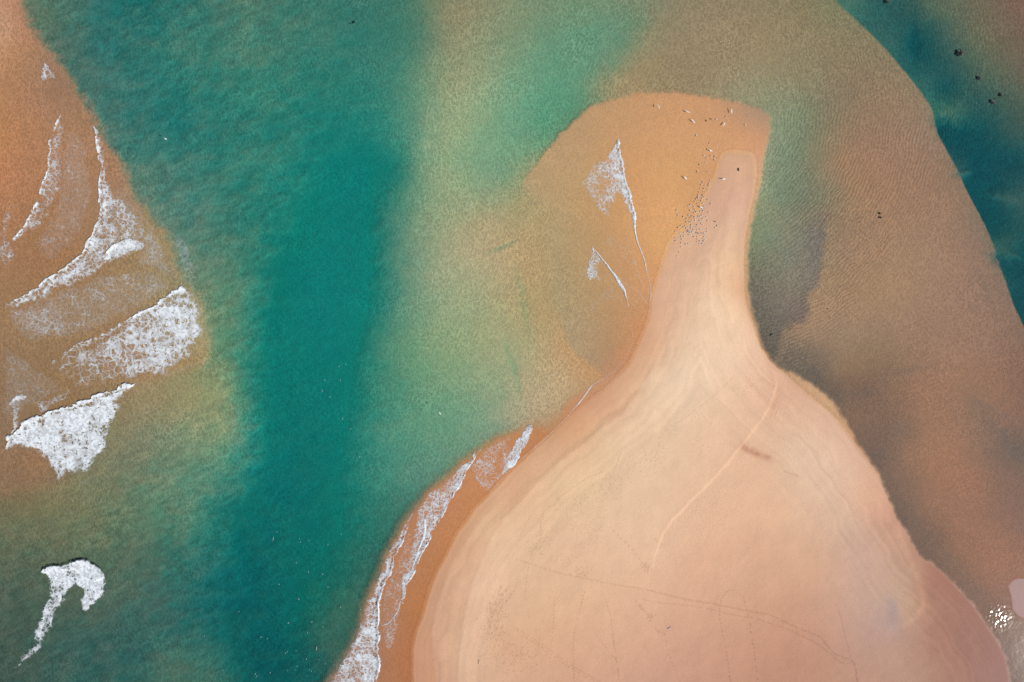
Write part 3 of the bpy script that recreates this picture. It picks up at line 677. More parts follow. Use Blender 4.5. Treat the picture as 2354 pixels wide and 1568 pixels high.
for k, (pl, bs, lb) in enumerate((
        ([(10, 700), (120, 655), (260, 610), (340, 600), (425, 655), (350, 705), (210, 780), (60, 805), (5, 760)], .27, "thin foam web spread over the shallows under the long curved breaker"),
        ([(140, 275), (212, 300), (226, 400), (222, 500), (170, 590), (100, 630), (60, 545), (115, 480), (125, 380)], .22, "sparse foam web between the thin ragged breaker and the long curved one"),
        ([(-10, 770), (105, 835), (172, 905), (60, 955), (-10, 1000)], .23, "sparse foam web at the left border beside the wide thick breaker"),
        ([(238, 330), (300, 430), (345, 500), (402, 590), (425, 655), (345, 640), (280, 605), (320, 560), (260, 470)], .30, "thin foam web fanning out right of the long curved breaker"),
        ([(150, 1095), (230, 1070), (290, 960), (330, 890), (300, 1010), (240, 1110), (170, 1150)], .16, "thin foam threads trailing below the wide thick breaker"))):
    foam("foam_patch", lb, pl, None, bs, 0, cell=1.2, edge=34, cover=.8, seed=50 + k, warp=12, solid=.045, cat="foam")

foam("breaking_wave", "shore breaker with a white front, lowest along the beach",
     [(735, 1610), (748, 1568), (772, 1536), (805, 1484), (825, 1434), (828, 1401), (846, 1366), (862, 1331), (878, 1283), (911, 1228), (930, 1191), (946, 1177), (960, 1172), (939, 1216), (915, 1266), (905, 1301),
      (888, 1341), (872, 1376), (870, 1396), (872, 1451), (873, 1488), (874, 1536), (868, 1568), (860, 1612)],
     [(939, 1216), (914, 1266), (904, 1301), (886, 1341), (871, 1376), (869, 1396), (870, 1451), (871, 1488), (872, 1536), (866, 1568), (860, 1610)], .48, .50, 9, .35, 1.0, 14, rise=7, seed=15, warp=9)
foam("breaking_wave", "narrow white breaker sliding up the orange beach, above the lowest shore breaker",
     [(1112, 1028), (1080, 1069), (1066, 1103), (1046, 1136), (1023, 1177), (1001, 1221), (976, 1263), (961, 1301), (941, 1338), (933, 1371), (926, 1393), (916, 1362), (926, 1310), (945, 1262), (950, 1215), (955, 1178), (979, 1138),
      (1024, 1101), (1060, 1068), (1085, 1043)],
     [(1111, 1030), (1079, 1067), (1064, 1102), (1044, 1135), (1021, 1177), (999, 1221), (974, 1263), (959, 1301), (939, 1338), (931, 1371), (926, 1391)], .40, .60, 7, .22, .85, 7, rise=5, seed=16)
foam("breaking_wave", "small triangular breaker at the point where green water meets the beach",
     [(1225, 972), (1227, 986), (1216, 1011), (1194, 1053), (1179, 1074), (1150, 1100), (1160, 1060), (1182, 1012), (1200, 988), (1218, 966)], [(1224, 975), (1225, 985), (1215, 1010), (1192, 1052), (1178, 1072)], .48, .5, 9, .2, .75, 5, rise=6, seed=17)
foam("foam_patch", "foam lace on wet sand between the narrow breaker and the triangular one", [(1112, 1030), (1134, 1014), (1180, 992), (1178, 1074), (1156, 1099), (1122, 1138), (1105, 1120), (1082, 1090), (1078, 1070)], None, .30, 0, cell=.8, seed=18, cat="foam")
foam("foam_patch", "thin foam lace on wet sand right of the lowest shore breaker", [(939, 1216), (974, 1263), (959, 1301), (939, 1338), (931, 1371), (922, 1420), (906, 1500), (876, 1500), (873, 1376), (888, 1341), (906, 1301)], None, .27, 0, cell=.8, cover=.8, seed=19, cat="foam")
foam("swash_line", "second thin white line of swash inside the lowest foam lace", ribbon([(976, 1191), (978, 1226), (964, 1258), (949, 1301), (939, 1331)], [7, 9, 5, 4, 2]), [(976, 1191), (978, 1226), (964, 1258), (949, 1301), (939, 1331)], .6, .4, 4, .08, .6, 2, seed=20, warp=1.5, solid=.3, cat="foam")
foam("swash_line", "short hooked swash line at the end of the foam lace", ribbon([(921, 1381), (914, 1408), (894, 1433), (876, 1438)], [3, 3.4, 4, 2]), [(921, 1381), (914, 1408), (894, 1433), (876, 1438)], .5, .4, 4, .04, .6, 2, seed=21, warp=1.5, solid=.3, cat="foam")
foam("swash_line", "long thin swash edge bordering the orange wet sand", ribbon([(1124, 1136), (1156, 1098), (1200, 1052), (1250, 1012), (1280, 982), (1315, 945), (1340, 915), (1357, 890), (1367, 881), (1392, 868)], [1.6, 2, 1.6, 2.2, 2, 3.5, 5, 4, 2.5, 1.5]),
     [(1124, 1136), (1156, 1098), (1200, 1052), (1250, 1012), (1280, 982), (1315, 945), (1340, 915), (1357, 890), (1367, 881), (1392, 868)], .35, .35, 4, .03, .6, 2, cover=.85, seed=22, warp=1.2, solid=.3, cat="foam")
foam("swash_line", "faint swash edge winding up the inner bend of the beach", ribbon([(1392, 868), (1427, 840), (1440, 817), (1455, 787), (1453, 750), (1446, 715)], [1.6, 1.8, 1.5, 1.8, 1.5, 1.5]), [(1392, 868), (1427, 840), (1440, 817), (1455, 787), (1453, 750), (1446, 715)], .3, .3, 4, .02, .6, 2, cover=.6, seed=23, warp=1.2, solid=.3, cat="foam")

V1 = [(1421, 319), (1427, 360), (1435, 402), (1455, 472), (1460, 522)]
foam("breaking_wave", "wavelet with foam fanning left on the wet tip of the spit", [(1423, 316), (1430, 360), (1438, 402), (1458, 472), (1463, 524), (1457, 536), (1446, 500), (1434, 470), (1420, 445), (1408, 482), (1412, 522), (1390, 502), (1368, 482),
      (1343, 446), (1332, 415), (1343, 393), (1365, 372), (1390, 366), (1394, 348)], V1, .30, .75, 5, .16, .9, 12, grad=((1340, 420, .26), (1425, 400, .44)), rise=5, seed=24, warp=8)
V1B = [(1458, 515), (1461, 540), (1467, 562), (1480, 592), (1487, 625), (1495, 655), (1496, 676), (1493, 692)]
foam("swash_line", "white swash edge curving down from the wavelet to the dry sand", ribbon(V1B, [5, 5, 4, 3.5, 2.4, 2, 1.8, 1.6]), V1B, .6, .4, 4, .06, .6, 2, seed=25, warp=1.2, solid=.3, cat="foam")
foam("foam_patch", "round lacy foam patch left of the lower wavelet", [(1356, 562), (1366, 569), (1387, 592), (1374, 612), (1380, 640), (1393, 650), (1370, 644), (1350, 652), (1345, 620), (1353, 598)], None, .48, 0, cell=.7, seed=26, edge=6, cat="foam")
V2 = [(1368, 575), (1385, 597), (1402, 617), (1415, 635), (1422, 648), (1433, 663), (1439, 680), (1444, 706)]
foam("breaking_wave", "lower wavelet with a slanting white crest on the wet tip", ribbon(V2, [3, 4, 6, 7, 11, 8, 4, 2.5]), V2, .62, .5, 4, .16, .6, 3, rise=4, seed=27, warp=2.0, solid=.3)
V2B = [(1417, 632), (1430, 648), (1442, 657), (1462, 665), (1477, 685), (1491, 701)]
foam("swash_line", "thin bowed swash edge right of the lower wavelet", ribbon(V2B, [2, 2.4, 2, 2, 2.4, 1.5]), V2B, .5, .3, 4, .03, .6, 2, cover=.8, seed=28, warp=1.2, solid=.3, cat="foam")
V2C = [(1456, 592), (1461, 610), (1467, 632), (1482, 668)]
foam("swash_line", "short straight swash edge between the two wavelets", ribbon(V2C, [2, 2.4, 2.4, 1.4]), V2C, .5, .3, 4, .03, .6, 2, cover=.7, seed=29, warp=1.2, solid=.3, cat="foam")
foam("foam_patch", "sparse foam lace below the lower wavelet", [(1400, 648), (1436, 664), (1446, 702), (1420, 694), (1380, 702), (1360, 724), (1338, 728), (1348, 700), (1380, 668)], None, .20, 0, cell=.8, cover=.7, seed=30, cat="foam")
foam("foam_patch", "sparse foam lace between the wavelet and the lower wavelet", [(1385, 540), (1442, 536), (1464, 570), (1474, 612), (1450, 618), (1420, 592), (1388, 572)], None, .18, 0, cell=.8, cover=.7, seed=31, cat="foam")
for k, (l, w, lb) in enumerate([  # on the wet tip: bright caustic lines of wave ridges, built as foam strips
        ([(1482, 240), (1492, 268), (1500, 285), (1520, 330), (1505, 385), (1508, 420), (1520, 450), (1540, 470)], 1.3, "faint wavy caustic line crossing the middle of the wet tip"),
        ([(1580, 222), (1572, 270), (1562, 310), (1535, 335), (1533, 365), (1520, 395)], 1.3, "forked faint caustic line left of the scattered gulls"),
        ([(1720, 270), (1695, 280), (1685, 300), (1660, 325), (1640, 345)], 1.2, "faint caustic line near the right end of the wet tip"),
        ([(366, 868), (410, 853), (455, 833), (492, 822)], 2.0, "faint crest line running right from the broad lacy breaker"),
        ([(96, 184), (95, 225), (109, 262), (112, 290)], 1.5, "faint swash edge below the small triangular foam patch"),
        ([(150, 205), (140, 240), (130, 262)], 1.3, "short faint swash edge right of the thin ragged breaker"),
        ([(1421, 319), (1419, 300), (1417, 285)], 1.8, "tiny white swash streak above the wavelet")]):
    foam("swash_line", lb, ribbon(l, [w, w * 1.3, w, w]), l, .30, .3, 4, .02, .6, 2, cover=.5, seed=32 + k, warp=.8, solid=.22, cat="foam")

# ------------------------------------------------------------------ foam sheets
for name, label, cat, kw in FOAM:
    ffx, ffy, cov, hz = foam_field(**kw)
    zb = np.maximum(ground(ffx[::3, ::3], ffy[::3, ::3])[0], 0)
    zb = np.repeat(np.repeat(zb, 3, 0), 3, 1)[:ffx.shape[0], :ffx.shape[1]]
    zb = (zb + np.roll(zb, 1, 0) + np.roll(zb, 1, 1) + np.roll(zb, (1, 1), (0, 1))) / 4
    z = zb + .03 + hz * np.clip(cov * 3, .3, 1)
    i = np.arange(ffx.size, dtype=np.int32).reshape(ffx.shape)
    q = np.stack([i[:-1, :-1], i[1:, :-1], i[1:, 1:], i[:-1, 1:]], -1).reshape(-1, 4)
    k = (cov > .03).ravel(); q = q[k[q].any(1)]
    used, inv = np.unique(q, return_inverse=True); q = inv.reshape(-1, 4)
    wx_, wy_ = to_world(ffx.ravel()[used], ffy.ravel()[used])
    link(name, mesh_np(name, np.stack([wx_, wy_, z.ravel()[used]], -1), q, M_FOAM, True, {'cover': cov.ravel()[used]}), None, label=label, category=cat)

# drifting foam flecks on the channel: nobody could count them
rng = random.Random(5)
vs, fs = [], []
for k in range(48):
    t = rng.random()
    cx, cy = rng.gauss(720 - 60 * t, 42), 1220 + 340 * rng.random()
    if k > 34: cx, cy = rng.gauss(770, 22), rng.gauss(900, 70)
    if k > 43: cx, cy = rng.uniform(460, 640), rng.uniform(1330, 1560)
    l, w, a = rng.uniform(.10, .35) * (1.6 if rng.random() < .1 else .8), rng.uniform(.02, .05), math.radians(rng.gauss(72, 12))
    X, Y = to_world(cx, cy); n = len(vs)
    for (u, v, hh) in ((-l, 0, .01), (-.3 * l, w, .01), (.5 * l, .8 * w, .01), (l, 0, .01), (.4 * l, -w, .01), (-.5 * l, -.7 * w, .01), (0, 0, .05)):
        vs.append((X + u * math.cos(a) - v * math.sin(a), Y + u * math.sin(a) + v * math.cos(a), .012 + hh))
    fs += [(n + i, n + (i + 1) % 6, n + 6) for i in range(6)]
link("foam_flecks", mesh_np("foam_flecks", np.array(vs), np.array(fs), plain("fleck", (.34, .38, .38)), True), label="tiny white foam flecks drifting on the deep channel", category="foam", kind="stuff")
# ------------------------------------------------------------------ footprints: pressed hollows with raised rims along walked lines
def hollow_mesh():
    """heel-to-toe print, unit length 1 along x: rim above the sand, bowl below it"""
    vs, fs = [], []
    rings = ((1.35, .0), (1.0, .055), (.72, .02), (.35, -.02))
    n = 8
    for r, h in rings:
        for i in range(n):
            a = 2 * math.pi * i / n
            vs.append((r * .5 * math.cos(a), r * .30 * math.sin(a) * (1 + .15 * math.cos(a)), h))
    vs.append((0, 0, -.03))
    for k in range(len(rings) - 1):
        for i in range(n):
            fs.append((k * n + i, k * n + (i + 1) % n, (k + 1) * n + (i + 1) % n, (k + 1) * n + i))
    m = len(rings) - 1
    tri = [(m * n + i, m * n + (i + 1) % n, len(vs) - 1, len(vs) - 1) for i in range(n)]
    return np.array(vs, np.float32), fs, tri

HV, HF, HT = hollow_mesh()
HTRI = np.array([(a, b, c) for a, b, c, d in HF] + [(a, c, d) for a, b, c, d in HF] + [(a, b, c) for a, b, c, d in HT])

def t19(x, y): return 1177 + .2502 * x, 1175.8 + .2502 * y
def t28(x, y): return 1765 + .2502 * x, 1175.8 + .2502 * y
def t96(x, y): return 588.5 + .2502 * x, 1175.8 + .2502 * y
def t13(x, y): return 1177 + .2502 * x, 784.6 + .2502 * y

rng = random.Random(8)
PRINTS = {}
def put(kind, x, y, ang, size, jit=.35):
    PRINTS.setdefault(kind, []).append((x + rng.gauss(0, jit), y + rng.gauss(0, jit), ang + rng.gauss(0, .25), size * rng.uniform(.85, 1.25)))

def walk(kind, line, gap, size, side=.8, drop=.08):
    line = round_line(line, 2); left = 1; acc = 0.0
    for (x0, y0), (x1, y1) in zip(line[:-1], line[1:]):
        l = math.hypot(x1 - x0, y1 - y0); a = math.atan2(-(y1 - y0), x1 - x0); t = -acc
        while t + gap <= l:
            t += gap; left = -left
            if rng.random() < drop: continue
            nx, ny = -(y1 - y0) / (l + 1e-6), (x1 - x0) / (l + 1e-6)
            put(kind, x0 + (x1 - x0) * t / l + nx * side * left, y0 + (y1 - y0) * t / l + ny * side * left, a, size)
        acc = l - t

A = 'long trail'
walk(A, [t19(*p) for p in ((30, 430), (170, 480), (280, 510), (500, 580), (600, 590), (820, 640), (1000, 670), (1220, 705), (1400, 750), (1600, 800), (1800, 830), (2000, 870), (2200, 910), (2352, 930))] +
     [t28(*p) for p in ((100, 980), (200, 1030), (300, 1075), (400, 1110), (480, 1145), (520, 1200), (560, 1255), (620, 1310), (700, 1330), (780, 1370), (800, 1450), (810, 1568))], 3.4, .34, 1.0)
walk(A, [t19(*p) for p in ((1180, 790), (1350, 830), (1550, 840), (1750, 870), (1900, 905), (2050, 945), (2200, 960), (2352, 1015))] +
     [t28(*p) for p in ((100, 1045), (200, 1080), (300, 1130), (420, 1190), (500, 1245), (600, 1320), (640, 1375), (780, 1380))], 3.6, .27, .8)
B = 'upright trails'
for ln, gap, sz in ((((880, 100), (950, 190), (1040, 280), (1110, 350), (1160, 415), (1200, 465), (1260, 520)), 12, .46), (((905, 955), (920, 1070), (930, 1160), (945, 1250), (960, 1350), (970, 1450), (985, 1568)), 8, .42),
                    (((1890, 900), (1905, 1000), (1940, 1170), (1970, 1310), (1985, 1430), (2000, 1568)), 9.5, .38), (((2170, 990), (2180, 1080), (2210, 1240), (2225, 1360), (2240, 1480), (2245, 1568)), 9, .38),
                    (((2165, 980), (2140, 860), (2110, 760), (2050, 710), (1990, 710), (1940, 750), (1910, 800), (1895, 900)), 5, .28), (((400, 750), (380, 880), (385, 1000), (370, 1100), (360, 1250)), 8, .34),
                    (((670, 700), (640, 830), (610, 930), (570, 1100), (560, 1250), (565, 1400), (570, 1568)), 8, .38), (((160, 480), (130, 650), (120, 800)), 8, .36), (((300, 0), (260, 130), (280, 250), (200, 350), (150, 470)), 6, .32),
                    (((790, 1150), (850, 1220), (900, 1280), (960, 1350)), 7, .38), (((820, 640), (840, 760), (880, 870), (905, 950)), 8, .3), (((1290, 240), (1340, 270), (1380, 310)), 6, .3),
                    (((1400, 1140), (1420, 1240), (1460, 1370), (1500, 1460), (1540, 1568)), 10, .3), (((60, 620), (30, 720), (0, 780)), 7, .3), (((0, 430), (40, 340), (90, 200), (160, 60)), 7, .25)):
    walk(B, [t19(*p) for p in ln], gap, sz, .5)
for ln, gap, sz in ((((1000, 1030), (970, 1100), (940, 1170)), 6, .36), (((850, 1190), (740, 1230), (650, 1280), (540, 1360), (420, 1450)), 4.5, .3), (((2050, 300), (1950, 420), (1800, 540), (1660, 650), (1500, 760), (1400, 830), (1340, 900)), 5, .25)):
    walk(B, [t13(*p) for p in ln], gap, sz, .5)
walk(B, [t28(*p) for p in ((610, 820), (650, 920), (690, 1100), (750, 1340))], 4, .24, .5)
Cc = 'trampled ground'
def scuff(cx, cy, rx, ry, n, size, tilt=0.0):
    for _ in range(n):
        u, v = rng.gauss(0, .5), rng.gauss(0, .5); ca, sa = math.cos(tilt), math.sin(tilt)
        put(Cc, cx + u * rx * ca - v * ry * sa, cy + u * rx * sa + v * ry * ca, rng.uniform(.6, 1.5), size)
for x, y in ((2255, 695), (2300, 725), (2240, 760), (2265, 762), (2250, 810), (2275, 815), (2335, 790), (2310, 825), (2190, 925), (2225, 1000), (2345, 760)):
    put(Cc, *t96(x, y), rng.uniform(.7, 1.5), .62, 0)
for a in ((*t96(2210, 930), 30, 46, 120, .34), (*t96(2180, 1100), 34, 40, 60, .28), (*t96(2230, 1330), 50, 70, 90, .26), (*t19(60, 1300), 60, 60, 110, .28), (*t19(650, 560), 14, 12, 26, .3), (*t19(1220, 505), 12, 9, 22, .36),
          (*t19(1265, 955), 9, 9, 24, .34), (*t19(1180, 860), 20, 5, 22, .24, .8), (*t19(1350, 1090), 16, 6, 16, .24, .6), (*t13(1250, 1080), 80, 30, 70, .24, -.3), (*t13(1700, 900), 60, 50, 50, .2, .5), (*t13(900, 1250), 50, 30, 36, .26, -.4),
          (*t13(700, 1450), 90, 22, 70, .26, -.25), (*t19(700, 150), 50, 50, 60, .24), (*t19(250, 300), 20, 40, 46, .28, .5), (*t19(500, 450), 50, 26, 46, .26, .25), (*t13(2150, 420), 40, 24, 50, .2, -.4)):
    scuff(*a)
walk(Cc, [t19(*p) for p in ((0, 1050), (150, 1140), (300, 1240), (500, 1390), (680, 1490), (820, 1568))], 2.4, .3, 3.0)
walk(Cc, [t28(*p) for p in ((140, 1185 - 1560), (210, 1212 - 1560), (290, 1240 - 1560))], 2.0, .34, .8)
LB = {A: "long winding double line of footprints across the lower sand", B: "single-file footprint lines crossing the dry sand", Cc: "trampled footprint clusters on the dry sand"}
for kd, lst in PRINTS.items():
    a = np.array(lst); zz = z_at(a[:, 0], a[:, 1])
    ca, sa = np.cos(a[:, 2]), np.sin(a[:, 2]); X, Y = to_world(a[:, 0], a[:, 1])
    sz = a[:, 3][:, None]
    vx = HV[None, :, 0] * sz; vy = HV[None, :, 1] * sz
    V = np.stack([X[:, None] + vx * ca[:, None] - vy * sa[:, None], Y[:, None] + vx * sa[:, None] + vy * ca[:, None], zz[:, None] + HV[None, :, 2] * sz * 2.0 + .004], -1)
    n = len(a)
    g = ground(np.repeat(a[:, 0:1], len(HV), 1).astype(np.float32), np.repeat(a[:, 1:2], len(HV), 1).astype(np.float32))
    tr = (HTRI[None] + (np.arange(n) * len(HV))[:, None, None]).reshape(-1, 3)
    fl = np.zeros(n * len(HV))
    me = mesh_np("footprints", V.reshape(-1, 3), tr, M_SAND, True, {'albedo': g[1].reshape(-1, 3) * .96, 'relief': fl, 'ripple': fl, 'phase': fl, 'wet': fl})
    link("footprints", me, sand, kind="stuff", label=LB[kd])

# ------------------------------------------------------------------ gulls
M_WHITE = plain("gull_white", (.62, .62, .60)); M_GREY = plain("gull_grey", (.42, .44, .46)); M_DARK = plain("gull_dark", (.035, .032, .03)); M_BILL = plain("gull_bill", (.55, .12, .04))

def loft(rings, n=8):
    """closed body through (x, half width, half height, z) stations"""
    vs, fs = [], []
    for x, w, h, zc in rings:
        for i in range(n):
            a = 2 * math.pi * i / n; vs.append((x, w * math.cos(a), zc + h * math.sin(a)))
    for k in range(len(rings) - 1):
        for i in range(n):
            fs.append((k * n + i, (k + 1) * n + i, (k + 1) * n + (i + 1) % n, k * n + (i + 1) % n))
    fs.append(tuple(range(n))); fs.append(tuple(reversed(range((len(rings) - 1) * n, len(rings) * n))))
    return vs, fs

def build(name, chunks):
    """chunks: (verts, faces, material) joined into one mesh"""
    vs, fs, mi, mats = [], [], [], []
    for v, f, m in chunks:
        if m not in mats: mats.append(m)
        o = len(vs); vs += [tuple(p) for p in v]; fs += [tuple(i + o for i in q) for q in f]; mi += [mats.index(m)] * len(f)
    me = bpy.data.meshes.new(name); me.from_pydata(vs, [], fs)
    for m in mats: me.materials.append(m)
    me.polygons.foreach_set('material_index', mi); me.polygons.foreach_set('use_smooth', [True] * len(fs)); me.update()
    return me

def stick(p, q, r, n=5):
    p, q = Vector(p), Vector(q); d = (q - p).normalized(); a = d.orthogonal().normalized(); b = d.cross(a)
    vs = [tuple(c + (a * math.cos(2 * math.pi * i / n) + b * math.sin(2 * math.pi * i / n)) * rr) for c, rr in ((p, r), (q, r * .7)) for i in range(n)]
    fs = [(i, (i + 1) % n, n + (i + 1) % n, n + i) for i in range(n)] + [tuple(reversed(range(n))), tuple(range(n, 2 * n))]
    return vs, fs

def gull_mesh(name, m_body, m_wing):
    body = loft([(-.20, .012, .006, .165), (-.13, .04, .025, .165), (-.06, .072, .06, .16), (.03, .082, .075, .165), (.10, .06, .06, .19), (.135, .034, .036, .225), (.155, .03, .03, .255),
                 (.18, .036, .034, .272), (.205, .026, .024, .268), (.222, .008, .008, .262)])
    ch = [(body[0], body[1], m_body)]
    for s in (-1, 1):
        w = [(.09, s * .055, .205), (.04, s * .088, .21), (-.06, s * .088, .20), (-.15, s * .055, .19), (-.25, s * .018, .183), (-.14, s * .012, .225), (-.02, s * .018, .244), (.07, s * .02, .238)]
        w2 = [(x, y * 1.04, z - .02) for x, y, z in w]
        f = [tuple(range(8)) if s < 0 else tuple(reversed(range(8))), tuple(reversed(range(8, 16))) if s < 0 else tuple(range(8, 16))] + [(i, 8 + i, 8 + (i + 1) % 8, (i + 1) % 8) for i in range(8)]
        ch.append((w + w2, f, m_wing))
        v, f = stick((.0, s * .025, .10), (.01, s * .03, 0.0), .008); ch.append((v, f, M_BILL))
        v, f = stick((.0, s * .03, .006), (.05, s * .035, .004), .010); ch.append((v, f, M_BILL))
    v, f = stick((.218, 0, .262), (.262, 0, .252), .009); ch.append((v, f, M_BILL))
    return build(name, ch)

GULL = gull_mesh("gull", M_WHITE, M_GREY); DARKG = gull_mesh("dark_gull", M_DARK, M_DARK)
def src(x, y): return x * .613, y * .613
ZA = [(x / 13.067 + 2520, y / 13.067 + 760) for x, y in ((1250, 65), (1525, 55), (1890, 72), (905, 125), (825, 195), (1090, 210), (1590, 190), (1485, 315), (1125, 345), (240, 378), (890, 390), (1370, 430), (1520, 420), (1180, 465),
      (1100, 505), (1800, 490), (295, 632), (550, 710), (825, 630), (970, 675), (885, 755), (730, 790), (1115, 718), (1290, 675), (1380, 685), (1455, 625), (1690, 712), (1135, 825), (830, 872), (1000, 880), (1510, 825), (1140, 915),
      (1370, 900), (1735, 908), (720, 955), (915, 960), (850, 990), (440, 1140), (2210, 1135), (310, 1225), (585, 1220), (780, 1190), (650, 1140), (965, 1100), (940, 1165), (1240, 1095), (1425, 1010), (1515, 1080), (2110, 1245),
      (1215, 1210), (700, 1270), (920, 1260), (805, 1350), (1060, 1345), (1235, 1340), (1370, 1290), (1405, 1335), (1725, 1305), (1720, 1440), (185, 1435), (400, 1530), (615, 1485), (770, 1425), (870, 1450), (1000, 1455), (1200, 1495),
      (1450, 1500), (1550, 1515))]
ZB = [(x / 9.8 + 2500, y / 9.8 + 860) for x, y in ((825, 205), (895, 225), (990, 285), (1135, 280), (1400, 205), (1375, 285), (1345, 340), (1405, 372), (1130, 372), (1355, 435), (1210, 440), (1115, 468), (1205, 535), (1295, 535), (550, 220),
      (640, 265), (535, 293), (335, 330), (560, 375), (330, 437), (530, 507), (700, 550), (800, 540), (545, 665), (465, 848), (395, 998))]
ZC = [(x / 9.8 + 2540, y / 9.8 + 640) for x, y in ((1205, 365), (935, 430), (1180, 485), (880, 522), (1020, 565), (1150, 552), (855, 665), (975, 683), (1135, 730), (800, 795), (785, 905), (935, 915), (760, 968), (995, 972), (755, 1018), (920, 1015),
      (695, 1055), (1120, 1075), (890, 1122), (650, 1148), (735, 38), (1140, 62))]
ZD = [(x / 6.533 + 2430, y / 6.533 + 380) for x, y in ((1905, 380), (1675, 450), (1180, 840), (1510, 1035), (1455, 1185), (1370, 1335), (1440, 1390), (1545, 1340), (1635, 1360), (1630, 1440), (1410, 1508), (1265, 1560))] + [(2795, 469)]
rng = random.Random(3)
def stand(me, sx, sy, name, size, **pr):
    x, y = src(sx, sy); X, Y = to_world(x, y)
    o = link(name, me, None, **pr)
    o.location = (X, Y, max(z_at(x, y), 0.0) - .002)
    o.rotation_euler = (0, 0, rng.uniform(-math.pi, math.pi) if rng.random() < .45 else rng.gauss(-.4, .5)); o.scale = (size,) * 3
    return o
for sx, sy in ZA + ZB + ZC:
    stand(GULL, sx, sy, "gull", rng.uniform(.8, 1.0), label="white gull standing in the dense flock beside the dry sand", category="gull", group="gulls of the dense flock on the spit")
ORD = "first second third fourth fifth sixth seventh eighth ninth tenth eleventh twelfth lowest".split()
for (sx, sy), nth in zip(sorted(ZD, key=lambda p: p[1]), ORD):
    stand(GULL, sx, sy, "gull", rng.uniform(.85, 1.05), label="white gull standing apart on the wet orange tip, " + (nth if nth == "lowest" else nth + " from the top"), category="gull", group="gulls scattered on the wet tip")
for sx, sy, lb in ((2520 + 2085 / 13.067, 760 + 935 / 13.067, "dark bird standing just right of the dense gull flock"), (2520 + 1255 / 13.067, 760 + 1505 / 13.067, "dark bird standing among the lowest gulls of the flock"),
                   (2430 + 1540 / 6.533, 380 + 442 / 6.533, "dark bird on the wet tip, right one of two"), (2430 + 1425 / 6.533, 380 + 480 / 6.533, "dark bird on the wet tip, left one of two")):
    stand(DARKG, sx, sy, "dark_bird", 1.0, label=lb, category="bird")

def flying_meshes():
    b = loft([(-.24, .03, .006, 0), (-.16, .035, .018, 0), (-.06, .06, .05, 0), (.04, .065, .055, 0), (.12, .045, .045, .008), (.17, .034, .034, .014), (.205, .03, .028, .014), (.23, .009, .009, .008)])
    body = build("flying_body", [(b[0], b[1], M_WHITE), (*stick((.225, 0, .008), (.27, 0, 0), .008), M_BILL)])
    wings = []
    for s in (-1, 1):
        top = [(.09, s * .04, .02), (.15, s * .25, .07), (.08, s * .48, .05), (-.05, s * .66, .02), (-.04, s * .46, .04), (-.03, s * .26, .06), (-.06, s * .04, .02)]
        low = [(x, y, z - .016) for x, y, z in top]; n = 7
        f = [tuple(range(n)) if s > 0 else tuple(reversed(range(n))), tuple(reversed(range(n, 2 * n))) if s > 0 else tuple(range(n, 2 * n))] + [(i, n + i, n + (i + 1) % n, (i + 1) % n) for i in range(n)]
        wings.append(build("flying_wing", [(top + low, f, M_WHITE)]))
    return body, wings
FB, FW = flying_meshes()
for sx, sy, ang, h, lb in ((2430 + 265 / 6.533, 380 + 125 / 6.533, 200, 1.0, "gull flying low over the wet tip, leftmost in the air"), (2430 + 970 / 6.533, 380 + 250 / 6.533, 250, .55, "gull flying low over the wet tip, second from the left in the air"),
                           (2430 + 1110 / 6.533, 380 + 480 / 6.533, 225, .5, "gull with spread wings just below the second flying gull"), (2430 + 2055 / 6.533, 380 + 240 / 6.533, 185, .6, "gull flying at the upper right of the wet tip"),
                           (2430 + 1870 / 6.533, 380 + 565 / 6.533, 150, .5, "gull flying below the upper right flying gull"), (2430 + 1535 / 6.533, 380 + 1210 / 6.533, 60, .4, "gull landing beside another above the pale sand patch"),
                           (2540 + 300 / 9.8, 640 + 275 / 9.8, 50, .5, "gull flying over orange sand left of the flock"), (2540 + 1710 / 9.8, 640 + 315 / 9.8, 95, .5, "gull flying over the pale sand right of the flock"),
                           (2520 + 1435 / 13.067, 760 + 240 / 13.067, 60, .5, "gull hovering over the middle of the dense flock"), (1650, 1551, 40, 3.5, "lone white gull flying over the green water left of the beach"),
                           (621, 521, 60, 3.0, "lone white gull flying over the green water by the left sandbar")):
    x, y = src(sx, sy); g = max(z_at(x, y), 0.0); k = (CAM_H - g - h) / CAM_H
    X, Y = to_world(x, y)
    o = link("flying_gull", FB, None, label=lb, category="gull"); o.location = (X * k, Y * k, g + h); o.rotation_euler = (math.radians(rng.uniform(-18, 18)), 0, math.radians(ang)); o.scale = (.85,) * 3
    for w in FW: link("wing", w, o)

# ------------------------------------------------------------------ seaweed, driftwood and other small things
M_WEED = plain("seaweed", (.012, .014, .010), .5, .4); M_WOOD = plain("driftwood", (.05, .028, .02), .8, .3); M_PLASTIC = plain("blue_scrap", (.16, .16, .34), .5, .25); M_PALE = plain("pale_scrap", (.6, .58, .62))

